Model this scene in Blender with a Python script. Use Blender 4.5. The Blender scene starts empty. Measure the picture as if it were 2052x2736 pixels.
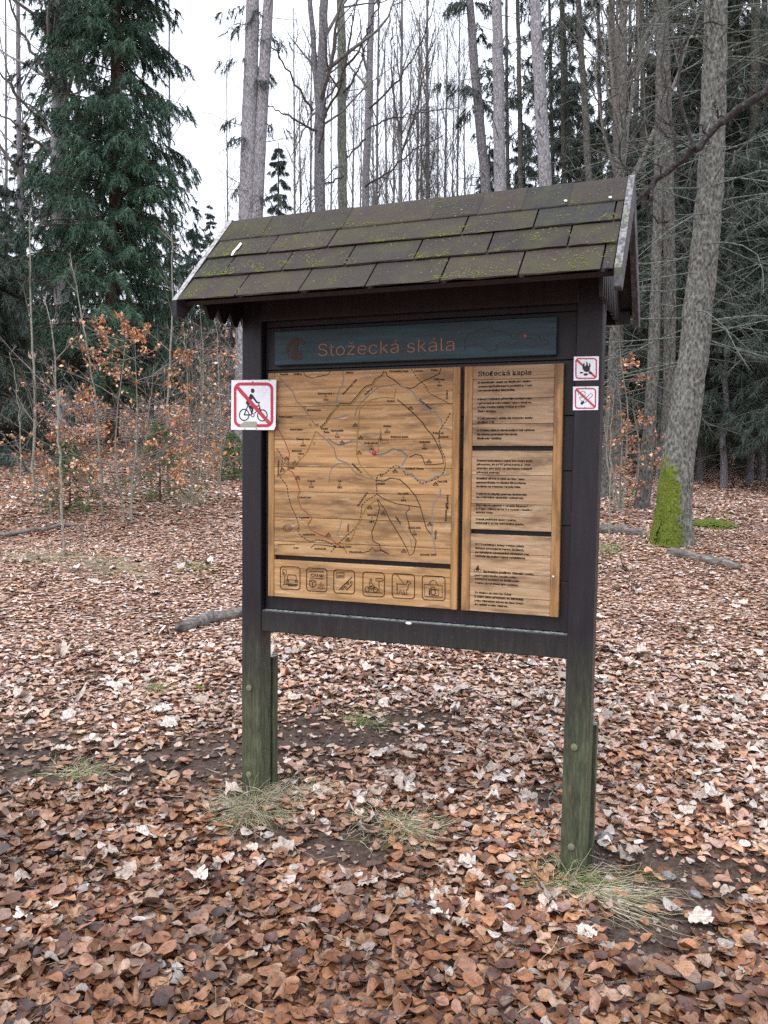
import bpy, math, random
import numpy as np
from mathutils import Matrix, Vector
from mathutils.geometry import tessellate_polygon

scene = bpy.context.scene
C = scene.collection
R = math.radians
RNG = np.random.default_rng(11)
random.seed(5)

# ------------------------------------------------------------------ camera
CAM = np.array([1.9234, -3.2376, 1.5958])
YAW, PITCH, ROLL, FPX = R(-20.975), R(-3.3036), R(0.533), 2213.0
FW = np.array([math.sin(YAW)*math.cos(PITCH), math.cos(YAW)*math.cos(PITCH), math.sin(PITCH)])
RI0 = np.array([math.cos(YAW), -math.sin(YAW), 0.0])
UP0 = np.cross(RI0, FW)
RI = RI0*math.cos(ROLL) + UP0*math.sin(ROLL)
UP = -RI0*math.sin(ROLL) + UP0*math.cos(ROLL)
cam_data = bpy.data.cameras.new('camera')
cam_data.sensor_fit = 'VERTICAL'; cam_data.sensor_height = 36.0; cam_data.sensor_width = 36.0
cam_data.lens = 36.0*FPX/2736.0
cam_data.clip_start = 0.05; cam_data.clip_end = 1000
cam = bpy.data.objects.new('camera', cam_data); C.objects.link(cam)
cam.matrix_world = Matrix(((RI[0], UP[0], -FW[0], CAM[0]), (RI[1], UP[1], -FW[1], CAM[1]), (RI[2], UP[2], -FW[2], CAM[2]), (0, 0, 0, 1)))
scene.camera = cam
scene.render.resolution_x, scene.render.resolution_y = 768, 1024

# ------------------------------------------------------------------ sky, sun, exposure
SUN_EL, SUN_AZ = R(56), R(200)
world = bpy.data.worlds.new('World'); scene.world = world; world.use_nodes = True
nt = world.node_tree; nt.nodes.clear()
n_out = nt.nodes.new('ShaderNodeOutputWorld'); n_bg = nt.nodes.new('ShaderNodeBackground')
n_sky = nt.nodes.new('ShaderNodeTexSky'); n_sky.sky_type = 'NISHITA'; n_sky.sun_disc = False
n_sky.sun_elevation = SUN_EL; n_sky.sun_rotation = SUN_AZ; n_sky.dust_density = 4.0; n_sky.air_density = 1.0
n_hs = nt.nodes.new('ShaderNodeHueSaturation'); n_hs.inputs['Saturation'].default_value = 0.25
n_mix = nt.nodes.new('ShaderNodeMix'); n_mix.data_type = 'RGBA'; n_mix.inputs[0].default_value = 0.88
nt.links.new(n_sky.outputs[0], n_hs.inputs['Color']); nt.links.new(n_hs.outputs[0], n_mix.inputs[6])
# overcast luminance after the standard overcast sky: the zenith three times as bright as the horizon, all the way round
n_tc = nt.nodes.new('ShaderNodeTexCoord'); n_sep = nt.nodes.new('ShaderNodeSeparateXYZ'); nt.links.new(n_tc.outputs['Generated'], n_sep.inputs[0])
n_mr = nt.nodes.new('ShaderNodeMapRange'); n_mr.inputs['To Min'].default_value = 0.85; n_mr.inputs['To Max'].default_value = 1.55
nt.links.new(n_sep.outputs['Z'], n_mr.inputs['Value'])
n_oc = nt.nodes.new('ShaderNodeVectorMath'); n_oc.operation = 'SCALE'; n_oc.inputs[0].default_value = (9.0, 9.5, 10.8)
nt.links.new(n_mr.outputs[0], n_oc.inputs['Scale']); nt.links.new(n_oc.outputs[0], n_mix.inputs[7])
nt.links.new(n_mix.outputs[2], n_bg.inputs['Color']); n_bg.inputs['Strength'].default_value = 0.12
nt.links.new(n_bg.outputs[0], n_out.inputs[0])
sun_d = bpy.data.lights.new('sun', 'SUN'); sun_d.energy = 1.15; sun_d.angle = R(35); sun_d.color = (1, 0.97, 0.93)
sun = bpy.data.objects.new('sun', sun_d); C.objects.link(sun)
sd = Vector((math.sin(SUN_AZ)*math.cos(SUN_EL), math.cos(SUN_AZ)*math.cos(SUN_EL), math.sin(SUN_EL)))
sun.rotation_euler = sd.to_track_quat('Z', 'Y').to_euler(); sun.location = (0, -6, 20)
scene.view_settings.view_transform = 'Standard'; scene.view_settings.look = 'None'
scene.view_settings.gamma = 1.0; scene.view_settings.use_curve_mapping = False
scene.view_settings.exposure = 0.6
scene.render.engine = 'CYCLES'
scene.cycles.use_denoising = False
scene.cycles.max_bounces = 5; scene.cycles.diffuse_bounces = 3; scene.cycles.glossy_bounces = 2
scene.cycles.transparent_max_bounces = 4; scene.cycles.sample_clamp_indirect = 4.0

# ------------------------------------------------------------------ helpers: colour, pixels, ground
def lin(h):
    if isinstance(h, str):
        h = h.lstrip('#'); c = [int(h[i:i+2], 16)/255 for i in (0, 2, 4)]
    else: c = [v/255 for v in h]
    return tuple((x/12.92 if x <= 0.04045 else ((x+0.055)/1.055)**2.4) for x in c)

K = 2052/1659.0                                          # my reading grid -> photo pixels
def ray(u, v):                                           # photo pixel -> unit-depth ray
    return FW + RI*((u-1026)/FPX) + UP*((1368-v)/FPX)
def BP(u, v, y):                                         # photo pixel -> (x, z) on a plane parallel to the board
    d = ray(u, v); t = (y-CAM[1])/d[1]; p = CAM + d*t
    return (p[0], p[2])
def DP(x, y, s):                                         # reading-grid pixel at depth s -> point
    return CAM + ray(x*K, y*K)*s
FH = np.array([math.sin(YAW), math.cos(YAW)]); RH = np.array([math.cos(YAW), -math.sin(YAW)])
def sl(x, y):
    dx, dy = x-CAM[0], y-CAM[1]
    return dx*FH[0]+dy*FH[1], dx*RH[0]+dy*RH[1]
def wob(x, y, seed, wl):                                 # cheap smooth noise, -1..1
    r = np.random.default_rng(seed); o = 0
    for _ in range(5):
        a = r.uniform(0, 6.283); k = 6.283/wl*r.uniform(0.6, 1.7); ph = r.uniform(0, 6.283)
        o = o + np.sin((x*math.cos(a)+y*math.sin(a))*k+ph)
    return o/3.2
def ground_z(x, y):
    x = np.asarray(x, float); y = np.asarray(y, float)
    s, l = sl(x, y)
    q = s-3.17
    z = np.where(q > 0, 0.155*np.minimum(q, 5.83), 0.035*np.maximum(q, -4.0))
    a = np.clip(l/np.maximum(s, 1.0), -0.6, 0.6)
    far = np.interp(a, [-0.6, -0.35, -0.1, 0.1, 0.3, 0.6], [0.170, 0.170, 0.166, 0.125, 0.090, 0.08])
    z = z + far*np.clip(s-9.0, 0, 130)
    z = z + np.interp(a, [-0.6, -0.2, 0.05], [0.03, 0.03, 0.0])*np.clip(s-23, 0, 60)      # hillside far on the left
    z = z-0.03
    damp = np.clip(np.abs(s-3.4)/2.0, 0.15, 1)
    z = z + (0.045*wob(x, y, 1, 3.0) + 0.018*wob(x, y, 2, 0.9))*damp + 0.10*wob(x, y, 3, 9.0)*np.clip((s-6)/8, 0, 1)
    return z
def GP(x, y):                                            # reading-grid pixel -> point on the ground
    d = ray(x*K, y*K); t = 1.5
    for i in range(900):
        p = CAM + d*t
        if p[2] < ground_z(p[0], p[1]): break
        t += 0.04
    return CAM + d*(t-0.02)
def G(x, s):                                             # reading-grid column at forward distance s -> ground point
    l = (x*K-1026)/FPX*s
    p = CAM[:2] + FH*s + RH*l
    return np.array([p[0], p[1], float(ground_z(p[0], p[1]))])

# ------------------------------------------------------------------ helpers: meshes and objects
def mesh_from(name, V, quads=None, tris=None, smooth=True, col=None, fl=None):
    V = np.asarray(V, np.float32)
    if quads is not None and np.asarray(quads).shape[-1] == 3: quads, tris = None, quads
    me = bpy.data.meshes.new(name)
    me.vertices.add(len(V)); me.vertices.foreach_set('co', V.ravel())
    loops = []; totals = []
    if quads is not None and len(quads): loops.append(np.asarray(quads, np.int32).ravel()); totals.append(np.full(len(quads), 4, np.int32))
    if tris is not None and len(tris): loops.append(np.asarray(tris, np.int32).ravel()); totals.append(np.full(len(tris), 3, np.int32))
    lo = np.concatenate(loops); tt = np.concatenate(totals)
    me.loops.add(len(lo)); me.loops.foreach_set('vertex_index', lo)
    me.polygons.add(len(tt)); st = np.concatenate([[0], np.cumsum(tt)[:-1]]).astype(np.int32)
    me.polygons.foreach_set('loop_start', st); me.polygons.foreach_set('loop_total', tt)
    me.polygons.foreach_set('use_smooth', np.full(len(tt), bool(smooth)))
    if col is not None:
        a = me.attributes.new('Col', 'FLOAT_COLOR', 'POINT')
        c = np.ones((len(V), 4), np.float32); c[:, :3] = col; a.data.foreach_set('color', c.ravel())
    for k, v in (fl or {}).items():
        v = np.asarray(v, np.float32)
        if v.ndim == 2:
            a = me.attributes.new(k, 'FLOAT_VECTOR', 'POINT'); a.data.foreach_set('vector', v.ravel())
        else:
            a = me.attributes.new(k, 'FLOAT', 'POINT'); a.data.foreach_set('value', v)
    me.update(calc_edges=True)
    return me
def add(name, me, mat, parent=None):
    o = bpy.data.objects.new(name, me); C.objects.link(o)
    if mat is not None and not me.materials: me.materials.append(mat)
    if parent is not None: o.parent = parent
    return o
def tag(o, label, cat, group=None, kind=None):
    if label: o['label'] = label
    if cat: o['category'] = cat
    if group: o['group'] = group
    if kind: o['kind'] = kind
    return o
def thing(name, label, cat, loc=(0, 0, 0), group=None):
    o = bpy.data.objects.new(name, None); C.objects.link(o); o.location = tuple(float(v) for v in loc)
    o.empty_display_size = 0.1
    return tag(o, label, cat, group)
class Acc:
    def __init__(s): s.V = []; s.Q = []; s.T = []; s.n = 0; s.A = []
    def add(s, V, Q=None, T=None, A=None):
        V = np.asarray(V, np.float32).reshape(-1, 3)
        if Q is not None and len(Q): s.Q.append(np.asarray(Q, np.int64).reshape(-1, 4)+s.n)
        if T is not None and len(T): s.T.append(np.asarray(T, np.int64).reshape(-1, 3)+s.n)
        s.V.append(V); s.n += len(V)
        if A is not None: s.A.append(np.asarray(A, np.float32))
        return s
    def mesh(s, name, off=(0, 0, 0), smooth=True, attr=None):
        V = np.concatenate(s.V)-np.asarray(off, np.float32)
        Q = np.concatenate(s.Q) if s.Q else None; T = np.concatenate(s.T) if s.T else None
        col = fl = None
        if s.A:
            A = np.concatenate(s.A)
            if A.ndim == 2: col = A
            else: fl = {attr: A}
        return mesh_from(name, V, Q, T, smooth, col, fl)
def box_arr(x0, x1, y0, y1, z0, z1, b=0.0):
    if b <= 0:
        V = [(x, y, z) for z in (z0, z1) for y in (y0, y1) for x in (x0, x1)]
        return V, [(0, 2, 3, 1), (4, 5, 7, 6), (0, 1, 5, 4), (2, 6, 7, 3), (0, 4, 6, 2), (1, 3, 7, 5)], None
    import bmesh
    bm = bmesh.new(); bmesh.ops.create_cube(bm, size=1)
    for v in bm.verts:
        v.co = ((x0+x1)/2+v.co.x*(x1-x0), (y0+y1)/2+v.co.y*(y1-y0), (z0+z1)/2+v.co.z*(z1-z0))
    bmesh.ops.bevel(bm, geom=bm.edges[:], offset=b, segments=1, affect='EDGES')
    bm.verts.ensure_lookup_table()
    V = [tuple(v.co) for v in bm.verts]; Q = []; T = []
    for f in bm.faces:
        ids = [v.index for v in f.verts]
        (Q if len(ids) == 4 else T).append(ids)
    bm.free(); return V, Q, T
def box(name, x0, x1, y0, y1, z0, z1, mat, parent=None, b=0.003):
    V, Q, T = box_arr(x0, x1, y0, y1, z0, z1, b)
    return add(name, mesh_from(name, V, Q, T, smooth=False), mat, parent)
def tubes(P, Rd, sides=5):
    P = np.asarray(P, float); Rd = np.asarray(Rd, float)
    N, Kk, _ = P.shape
    T = np.gradient(P, axis=1); T /= np.linalg.norm(T, axis=2, keepdims=True)+1e-9
    ref = np.where(np.abs(T[:, :1, 2:3]) > 0.8, np.array([[[1.0, 0, 0]]]), np.array([[[0, 0, 1.0]]]))
    n = ref-(ref*T).sum(2, keepdims=True)*T; n /= np.linalg.norm(n, axis=2, keepdims=True)+1e-9
    b = np.cross(T, n)
    an = np.arange(sides)*2*math.pi/sides
    V = P[:, :, None, :]+Rd[:, :, None, None]*(np.cos(an)[None, None, :, None]*n[:, :, None, :]+np.sin(an)[None, None, :, None]*b[:, :, None, :])
    i = np.arange(N)[:, None, None]*Kk*sides; k = np.arange(Kk-1)[None, :, None]*sides; j = np.arange(sides)[None, None, :]
    j2 = (j+1) % sides
    F = np.stack([i+k+j, i+k+j2, i+k+sides+j2, i+k+sides+j], -1).reshape(-1, 4)
    return V.reshape(-1, 3), F
def norm(v): return v/(np.linalg.norm(v, axis=-1, keepdims=True)+1e-9)
def limbs(S, D, L, K_, wig, grav, rng):
    S = np.asarray(S, float); N = len(S); D = norm(np.asarray(D, float)); L = np.broadcast_to(L, (N,))
    P = np.zeros((N, K_, 3)); P[:, 0] = S; d = D.copy()
    for k in range(1, K_):
        d = norm(d+wig*rng.normal(size=(N, 3))+np.array([0, 0, 1.0])*np.broadcast_to(grav, (N,))[:, None])
        P[:, k] = P[:, k-1]+d*(L/(K_-1))[:, None]
    return P
def sprout(P, m, t0, t1, spread, ratio, rng, L=None):
    """m children per path: start points, directions and lengths"""
    N, Kk, _ = P.shape
    t = rng.uniform(t0, t1, (N, m))*(Kk-1); i = np.clip(t.astype(int), 0, Kk-2); f = t-i
    a = P[np.arange(N)[:, None], i]; b = P[np.arange(N)[:, None], i+1]
    S = a+(b-a)*f[..., None]; T = norm(b-a)
    rv = rng.normal(size=(N, m, 3)); rv = norm(rv-(rv*T).sum(-1, keepdims=True)*T)
    D = T*math.cos(spread)+rv*math.sin(spread)
    if L is None: L = np.linalg.norm(np.diff(P, axis=1), axis=2).sum(1)
    Lc = L[:, None]*ratio*(1.15-0.75*t/(Kk-1))*rng.uniform(0.6, 1.2, (N, m))
    return S.reshape(-1, 3), D.reshape(-1, 3), Lc.ravel(), (t/(Kk-1)).ravel()
def taper(r0, r1, N, K_, p=1.0):
    t = np.linspace(0, 1, K_)**p
    r0 = np.broadcast_to(r0, (N,)); r1 = np.broadcast_to(r1, (N,))
    return r0[:, None]*(1-t)+r1[:, None]*t

# ------------------------------------------------------------------ materials
class NM:
    def __init__(s, name):
        s.m = bpy.data.materials.new(name); s.m.use_nodes = True; s.t = s.m.node_tree
        s.b = s.t.nodes['Principled BSDF']; s.tc = None
    def n(s, typ, **kw):
        nd = s.t.nodes.new(typ)
        for k, v in kw.items(): setattr(nd, k, v)
        return nd
    def l(s, a, b): s.t.links.new(a, b)
    def coords(s, scale=(1, 1, 1), rand=False, kind='Object'):
        if s.tc is None: s.tc = s.n('ShaderNodeTexCoord')
        mp = s.n('ShaderNodeMapping'); mp.inputs['Scale'].default_value = scale
        if rand:
            oi = s.n('ShaderNodeObjectInfo'); mu = s.n('ShaderNodeMath', operation='MULTIPLY'); mu.inputs[1].default_value = 37.0
            s.l(oi.outputs['Random'], mu.inputs[0]); s.l(mu.outputs[0], mp.inputs['Location'])
        s.l(s.tc.outputs[kind], mp.inputs['Vector']); return mp.outputs[0]
    def noise(s, vec, scale=1.0, detail=4, rough=0.55):
        nd = s.n('ShaderNodeTexNoise'); nd.inputs['Scale'].default_value = scale; nd.inputs['Detail'].default_value = detail
        nd.inputs['Roughness'].default_value = rough; s.l(vec, nd.inputs['Vector']); return nd.outputs['Fac']
    def ramp(s, fac, stops, interp='LINEAR'):
        nd = s.n('ShaderNodeValToRGB'); e = nd.color_ramp.elements; nd.color_ramp.interpolation = interp
        while len(e) < len(stops): e.new(0.5)
        for el, (p, c) in zip(e, stops):
            el.position = p; c = c if isinstance(c, (tuple, list)) else (c, c, c); el.color = (*c, 1)
        s.l(fac, nd.inputs[0]); return nd.outputs[0]
    def mix(s, fac, a, b, mode='MIX'):
        nd = s.n('ShaderNodeMix', data_type='RGBA', blend_type=mode)
        for v, i in ((fac, 0), (a, 6), (b, 7)):
            if hasattr(v, 'links'): s.l(v, nd.inputs[i])
            elif i == 0: nd.inputs[0].default_value = v
            else: nd.inputs[i].default_value = (*v, 1)
        return nd.outputs[2]
    def math(s, op, a, b=None, clamp=False):
        nd = s.n('ShaderNodeMath', operation=op); nd.use_clamp = clamp
        for v, i in ((a, 0), (b, 1)):
            if v is None: continue
            if hasattr(v, 'links'): s.l(v, nd.inputs[i])
            else: nd.inputs[i].default_value = v
        return nd.outputs[0]
    def attr(s, name, out='Color'):
        nd = s.n('ShaderNodeAttribute', attribute_name=name); return nd.outputs[out]
    def done(s, col, rough=0.7, bump=None, bd=0.3, bs=0.01, spec=0.3):
        if hasattr(col, 'links'): s.l(col, s.b.inputs['Base Color'])
        else: s.b.inputs['Base Color'].default_value = (*col, 1)
        if hasattr(rough, 'links'): s.l(rough, s.b.inputs['Roughness'])
        else: s.b.inputs['Roughness'].default_value = rough
        s.b.inputs['Specular IOR Level'].default_value = spec
        if bump is not None:
            bn = s.n('ShaderNodeBump'); bn.inputs['Strength'].default_value = bd; bn.inputs['Distance'].default_value = bs
            s.l(bump, bn.inputs['Height']); s.l(bn.outputs[0], s.b.inputs['Normal'])
        return s.m
M = {}
def plain(name, col, rough=0.6, spec=0.3): M[name] = NM(name).done(lin(col), rough, spec=spec)

def mk_materials():
    # stained structural timber, with green algae creeping up from the soil
    k = NM('dark_timber'); v = k.coords((14, 14, 1.6), True); g = k.noise(v, 3, 6)
    base = k.ramp(g, [(0.3, lin('#131015')), (0.55, lin('#1b171e')), (0.8, lin('#28232b'))])
    ge = k.n('ShaderNodeNewGeometry'); sx = k.n('ShaderNodeSeparateXYZ'); k.l(ge.outputs['Position'], sx.inputs[0])
    hgt = k.n('ShaderNodeMapRange'); hgt.inputs['From Min'].default_value = 0.95; hgt.inputs['From Max'].default_value = 0.45
    k.l(sx.outputs['Z'], hgt.inputs['Value'])
    n2 = k.noise(k.coords((7, 7, 1.1), True), 1.6, 6, .65)
    alg = k.math('MULTIPLY', hgt.outputs[0], k.ramp(n2, [(0.28, 0.1), (0.48, 1.0)]), True)
    n3 = k.noise(k.coords((45, 45, 7)), 1.6, 6, .7)
    green = k.ramp(n3, [(0.3, lin('#2b2f25')), (0.5, lin('#494f3a')), (0.72, lin('#6a6f55'))])
    c = k.mix(k.math('MULTIPLY', alg, 0.9), base, green)
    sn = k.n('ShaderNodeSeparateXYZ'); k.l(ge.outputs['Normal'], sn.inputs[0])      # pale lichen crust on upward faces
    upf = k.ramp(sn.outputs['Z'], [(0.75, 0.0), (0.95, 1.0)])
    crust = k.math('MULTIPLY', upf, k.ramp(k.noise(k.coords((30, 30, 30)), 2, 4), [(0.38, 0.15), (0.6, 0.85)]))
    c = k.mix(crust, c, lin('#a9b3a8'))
    fl = k.ramp(k.noise(k.coords((170, 170, 110)), 1, 2), [(0.73, 0.0), (0.77, 1.0)])
    c = k.mix(k.math('MULTIPLY', fl, 0.45), c, lin('#8f8f8c'))
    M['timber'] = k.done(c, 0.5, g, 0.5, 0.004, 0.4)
    # grey weathered barge board
    k = NM('weathered_board'); v = k.coords((30, 3, 30), True); g = k.noise(v, 2, 6)
    c = k.ramp(g, [(0.3, lin('#302e30')), (0.5, lin('#4b4a4d')), (0.75, lin('#6c6c6e'))])
    ge = k.n('ShaderNodeNewGeometry'); sn = k.n('ShaderNodeSeparateXYZ'); k.l(ge.outputs['Normal'], sn.inputs[0])
    pk = k.math('MULTIPLY', k.ramp(sn.outputs['Z'], [(0.3, 0.0), (0.6, 1.0)]), k.ramp(k.noise(k.coords((60, 20, 60)), 1.4, 4), [(0.4, 0), (0.6, 1)]))
    c = k.mix(k.math('MULTIPLY', pk, .7), c, lin('#9a9795'))
    mo = k.math('MULTIPLY', k.ramp(k.noise(k.coords((9, 9, 9), True), 1.5, 4), [(0.56, 0), (0.7, 1)]), 0.6)
    c = k.mix(mo, c, lin('#545b38'))
    M['barge'] = k.done(c, 0.75, g, 0.5, 0.004)
    k = NM('dark_barge'); g = k.noise(k.coords((30, 3, 30), True), 2, 6); ge = k.n('ShaderNodeNewGeometry'); sn = k.n('ShaderNodeSeparateXYZ'); k.l(ge.outputs['Normal'], sn.inputs[0])
    pk = k.math('MULTIPLY', k.ramp(sn.outputs['Z'], [(0.3, 0.0), (0.6, 1.0)]), k.ramp(k.noise(k.coords((60, 20, 60)), 1.4, 4), [(0.35, .25), (0.6, 1)]))
    M['barge_dark'] = k.done(k.mix(pk, k.ramp(g, [(0.3, lin('#1d1a1f')), (0.7, lin('#37333a'))]), lin('#a9a6a4')), .7, g, .5, .004)
    # honey coloured carved planks
    def panelwood(name, cols, seed):
        k = NM(name); v = k.coords((1.6, 22, 34), True); g = k.noise(v, 1.6, 7, 0.62)
        c = k.ramp(g, [(0.25, lin(cols[0])), (0.45, lin(cols[1])), (0.6, lin(cols[2])), (0.8, lin(cols[3]))])
        b = k.ramp(k.noise(k.coords((4, 9, 16), True), 1.1, 5, 0.6), [(0.34, 1.0), (0.5, 0.0)])
        c = k.mix(k.math('MULTIPLY', b, 0.7), c, lin('#5d4430'))
        st = k.ramp(k.noise(k.coords((5, 60, 150), True), 1.3, 3), [(0.62, 0.0), (0.72, 1.0)])
        c = k.mix(k.math('MULTIPLY', st, 0.5), c, lin('#4b3626'))
        w = k.math('MULTIPLY', k.ramp(k.noise(k.coords((7, 30, 55), True), 1.5, 6, 0.7), [(0.57, 0), (0.70, 1)]), 0.6)
        c = k.mix(w, c, lin('#c9bda9'))
        ob = k.n('ShaderNodeObjectInfo'); c = k.mix(1.0, c, k.ramp(ob.outputs['Random'], [(0, (.84, .80, .76)), (.5, (1, .97, .92)), (1, (1.12, 1.06, 1.0))]), 'MULTIPLY')
        M[name] = k.done(c, 0.55, g, 0.4, 0.002, 0.4)
    panelwood('map_wood', ['#785a3a', '#a37f54', '#b69368', '#c9b08a'], 1)
    panelwood('text_wood', ['#7a634c', '#a28768', '#b49b7e', '#c9b8a0'], 2)
    k = NM('stile_wood'); v = k.coords((30, 30, 2.0), True); g = k.noise(v, 1.8, 6, 0.6)
    c = k.ramp(g, [(0.25, lin('#664725')), (0.45, lin('#987042')), (0.62, lin('#ab8356')), (0.82, lin('#b99c78'))])
    c = k.mix(k.math('MULTIPLY', k.ramp(k.noise(k.coords((16, 16, 5), True), 1.4, 5), [(0.34, 1), (0.5, 0)]), 0.6), c, lin('#5b452f'))
    M['stile'] = k.done(c, 0.5, g, 0.4, 0.002, 0.4)
    k = NM('title_wood'); g = k.noise(k.coords((3, 30, 45)), 1.5, 6)
    M['title'] = k.done(k.ramp(g, [(0.3, lin('#12272d')), (0.55, lin('#1b3840')), (0.8, lin('#284b55'))]), 0.45, g, 0.3, 0.002, 0.4)
    # bitumen shingle
    k = NM('shingle'); oi = k.n('ShaderNodeObjectInfo')
    tone = k.ramp(oi.outputs['Random'], [(0.0, lin('#332e2c')), (0.25, lin('#3c3430')), (0.5, lin('#38322f')), (0.75, lin('#443a34')), (1.0, lin('#323031'))])
    gr = k.noise(k.coords((1, 1, 1)), 260, 4, 0.75)
    c = k.mix(1.0, tone, k.ramp(gr, [(0.3, 0.3), (0.5, 0.9), (0.72, 2.0)]), 'MULTIPLY')
    al = k.ramp(k.noise(k.coords((1, 1, 1), True), 7, 5, 0.65), [(0.44, 0.0), (0.66, 0.6)])
    c = k.mix(al, c, lin('#45452a'))
    li = k.ramp(k.noise(k.coords((1, 1, 1), True), 120, 2), [(0.71, 0.0), (0.75, 1.0)])
    c = k.mix(k.math('MULTIPLY', li, 0.75), c, lin('#a8ac9a'))
    M['shingle'] = k.done(c, 0.85, gr, 0.8, 0.003, 0.25)
    k = NM('roof_moss'); g = k.noise(k.coords((1, 1, 1)), 300, 3)
    M['roof_moss'] = k.done(k.ramp(g, [(0.3, lin('#484e20')), (0.6, lin('#687030')), (0.8, lin('#838a42'))]), 0.95, g, 0.6, 0.003)
    k = NM('moss'); g = k.noise(k.coords((1, 1, 1)), 90, 4)
    M['moss'] = k.done(k.ramp(g, [(0.3, lin('#3b4516')), (0.55, lin('#5e6a26')), (0.8, lin('#838e3c'))]), 0.95, g, 0.8, 0.01)
    # printed enamel
    k = NM('sign_white'); g = k.noise(k.coords((30, 30, 30)), 1.5, 4)
    c = k.ramp(g, [(0.3, lin('#e2e9ef')), (0.6, lin('#eef4f8'))])
    st = k.ramp(k.noise(k.coords((60, 60, 60)), 1.2, 2), [(0.76, 0), (0.8, 1)])
    M['sign_white'] = k.done(k.mix(k.math('MULTIPLY', st, 0.5), c, lin('#8d9086')), 0.35, spec=0.5)
    plain('sign_red', '#c2283f', 0.35, 0.5); plain('sign_black', '#1c1a26', 0.4, 0.4); plain('sticker', '#a2a18c', 0.6)
    plain('screw', '#9a9ca0', 0.35); M['screw'].node_tree.nodes['Principled BSDF'].inputs['Metallic'].default_value = 0.9
    plain('bolt', '#6e7157', 0.7)
    plain('ink', '#1e130c', 0.7); plain('ink_soft', '#38271a', 0.7); plain('carved', '#a56c4c', 0.6); plain('emblem', '#40302b', 0.6); plain('outline', '#3a3634', 0.6)
    plain('line_blue', '#727a80', 0.6); plain('line_red', '#8e3a33', 0.6); plain('line_yellow', '#8e7434', 0.6); plain('line_grey', '#7a6d60', 0.6)
    plain('red_dot', '#b5382c', 0.4); plain('dropping', '#d8d8d4', 0.6); plain('paper_white', '#dfe6ea', 0.5); plain('paper_yellow', '#c8b82c', 0.5)
    # bark
    def bark(name, cols, lich, ls, scale=1.0, red=None):
        k = NM(name); v = k.coords((30*scale, 30*scale, 11*scale), True); g = k.noise(v, 1.6, 8, 0.7)
        vo = k.n('ShaderNodeTexVoronoi'); vo.inputs['Scale'].default_value = 1.0; vo.distance = 'CHEBYCHEV'
        k.l(k.coords((42*scale, 42*scale, 20*scale), True), vo.inputs['Vector'])
        h = k.mix(0.5, g, vo.outputs['Distance'])
        c = k.ramp(h, [(0.26, lin(cols[0])), (0.44, lin(cols[1])), (0.58, lin(cols[2])), (0.78, lin(cols[3]))])
        c = k.mix(k.math('MULTIPLY', k.ramp(k.noise(k.coords((16, 16, 8), True), 2.0, 6, 0.75), [(0.46, 0), (0.72, 1)]), ls), c, lin(lich))
        M[name] = k.done(c, 0.9, h, 0.9, 0.02/scale, 0.15); return k, c
    bark('bark_grey', ['#363337', '#646065', '#838085', '#a6a4a8'], '#8b948e', 0.5)  # cool lavender tint painted in for sky glare around the trunks
    bark('bark_pale', ['#4b474a', '#827e82', '#9d9a9e', '#b7b5b8'], '#959d98', 0.5)  # paler bark with the same glare tint in its colour
    bark('bark_dim', ['#2b2827', '#504c4a', '#6c6865', '#8a8783'], '#75806f', 0.55)
    bark('bark_dark', ['#211d1b', '#3c3734', '#56504a', '#6d675f'], '#6d7a66', 0.5)
    bark('bark_beech', ['#4c4c46', '#6f7068', '#8a8b82', '#a3a49b'], '#7e8a74', 0.6, 0.6)
    bark('bark_spruce', ['#2c211c', '#4d3a30', '#634c3e', '#77604f'], '#6e7765', 0.3)
    bark('bark_sapling', ['#5c5a50', '#807e72', '#9b998e', '#bab9b0'], '#6e7660', 0.4, 2.5)
    k, c = bark('bark_mossy', ['#302e2b', '#5c5a55', '#7c7a74', '#a09e98'], '#84928a', 0.45)
    mo = k.attr('moss', 'Fac'); nn = k.noise(k.coords((1, 1, 1)), 9, 5, 0.65)
    f = k.ramp(k.math('ADD', mo, k.math('MULTIPLY', nn, 0.9)), [(0.82, 0), (1.0, 1)])
    gm = k.ramp(k.noise(k.coords((1, 1, 1)), 40, 4), [(0.3, lin('#3d4717')), (0.55, lin('#5f6b26')), (0.8, lin('#808b3c'))])
    k.l(k.mix(f, c, gm), k.b.inputs['Base Color'])
    k = NM('twig_dark'); g = k.noise(k.coords((20, 20, 20)), 2, 3)
    M['twig_dark'] = k.done(k.ramp(g, [(0.3, lin('#35302d')), (0.7, lin('#6a625c'))]), 0.85)
    k = NM('twig_grey'); g = k.noise(k.coords((20, 20, 20)), 2, 3)
    M['twig_grey'] = k.done(k.ramp(g, [(0.3, lin('#524e4a')), (0.7, lin('#83807a'))]), 0.85)
    k = NM('twig_lichen'); g = k.noise(k.coords((25, 25, 25)), 2, 4)
    M['twig_lichen'] = k.done(k.ramp(g, [(0.3, lin('#3a3933')), (0.5, lin('#5c635c')), (0.7, lin('#86928a'))]), 0.9)
    k = NM('twig_dim'); g = k.noise(k.coords((25, 25, 25)), 2, 4)
    M['twig_dim'] = k.done(k.ramp(g, [(0.3, lin('#34322d')), (0.5, lin('#4f4f48')), (0.7, lin('#72766d'))]), 0.9)
    k = NM('limb_bark'); g = k.noise(k.coords((18, 18, 18)), 2, 6, 0.7)
    M['limb'] = k.done(k.ramp(g, [(0.35, lin('#1d191b')), (0.58, lin('#3b3536')), (0.72, lin('#7d8880'))]), 0.85, g, 0.8, 0.01)
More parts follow.
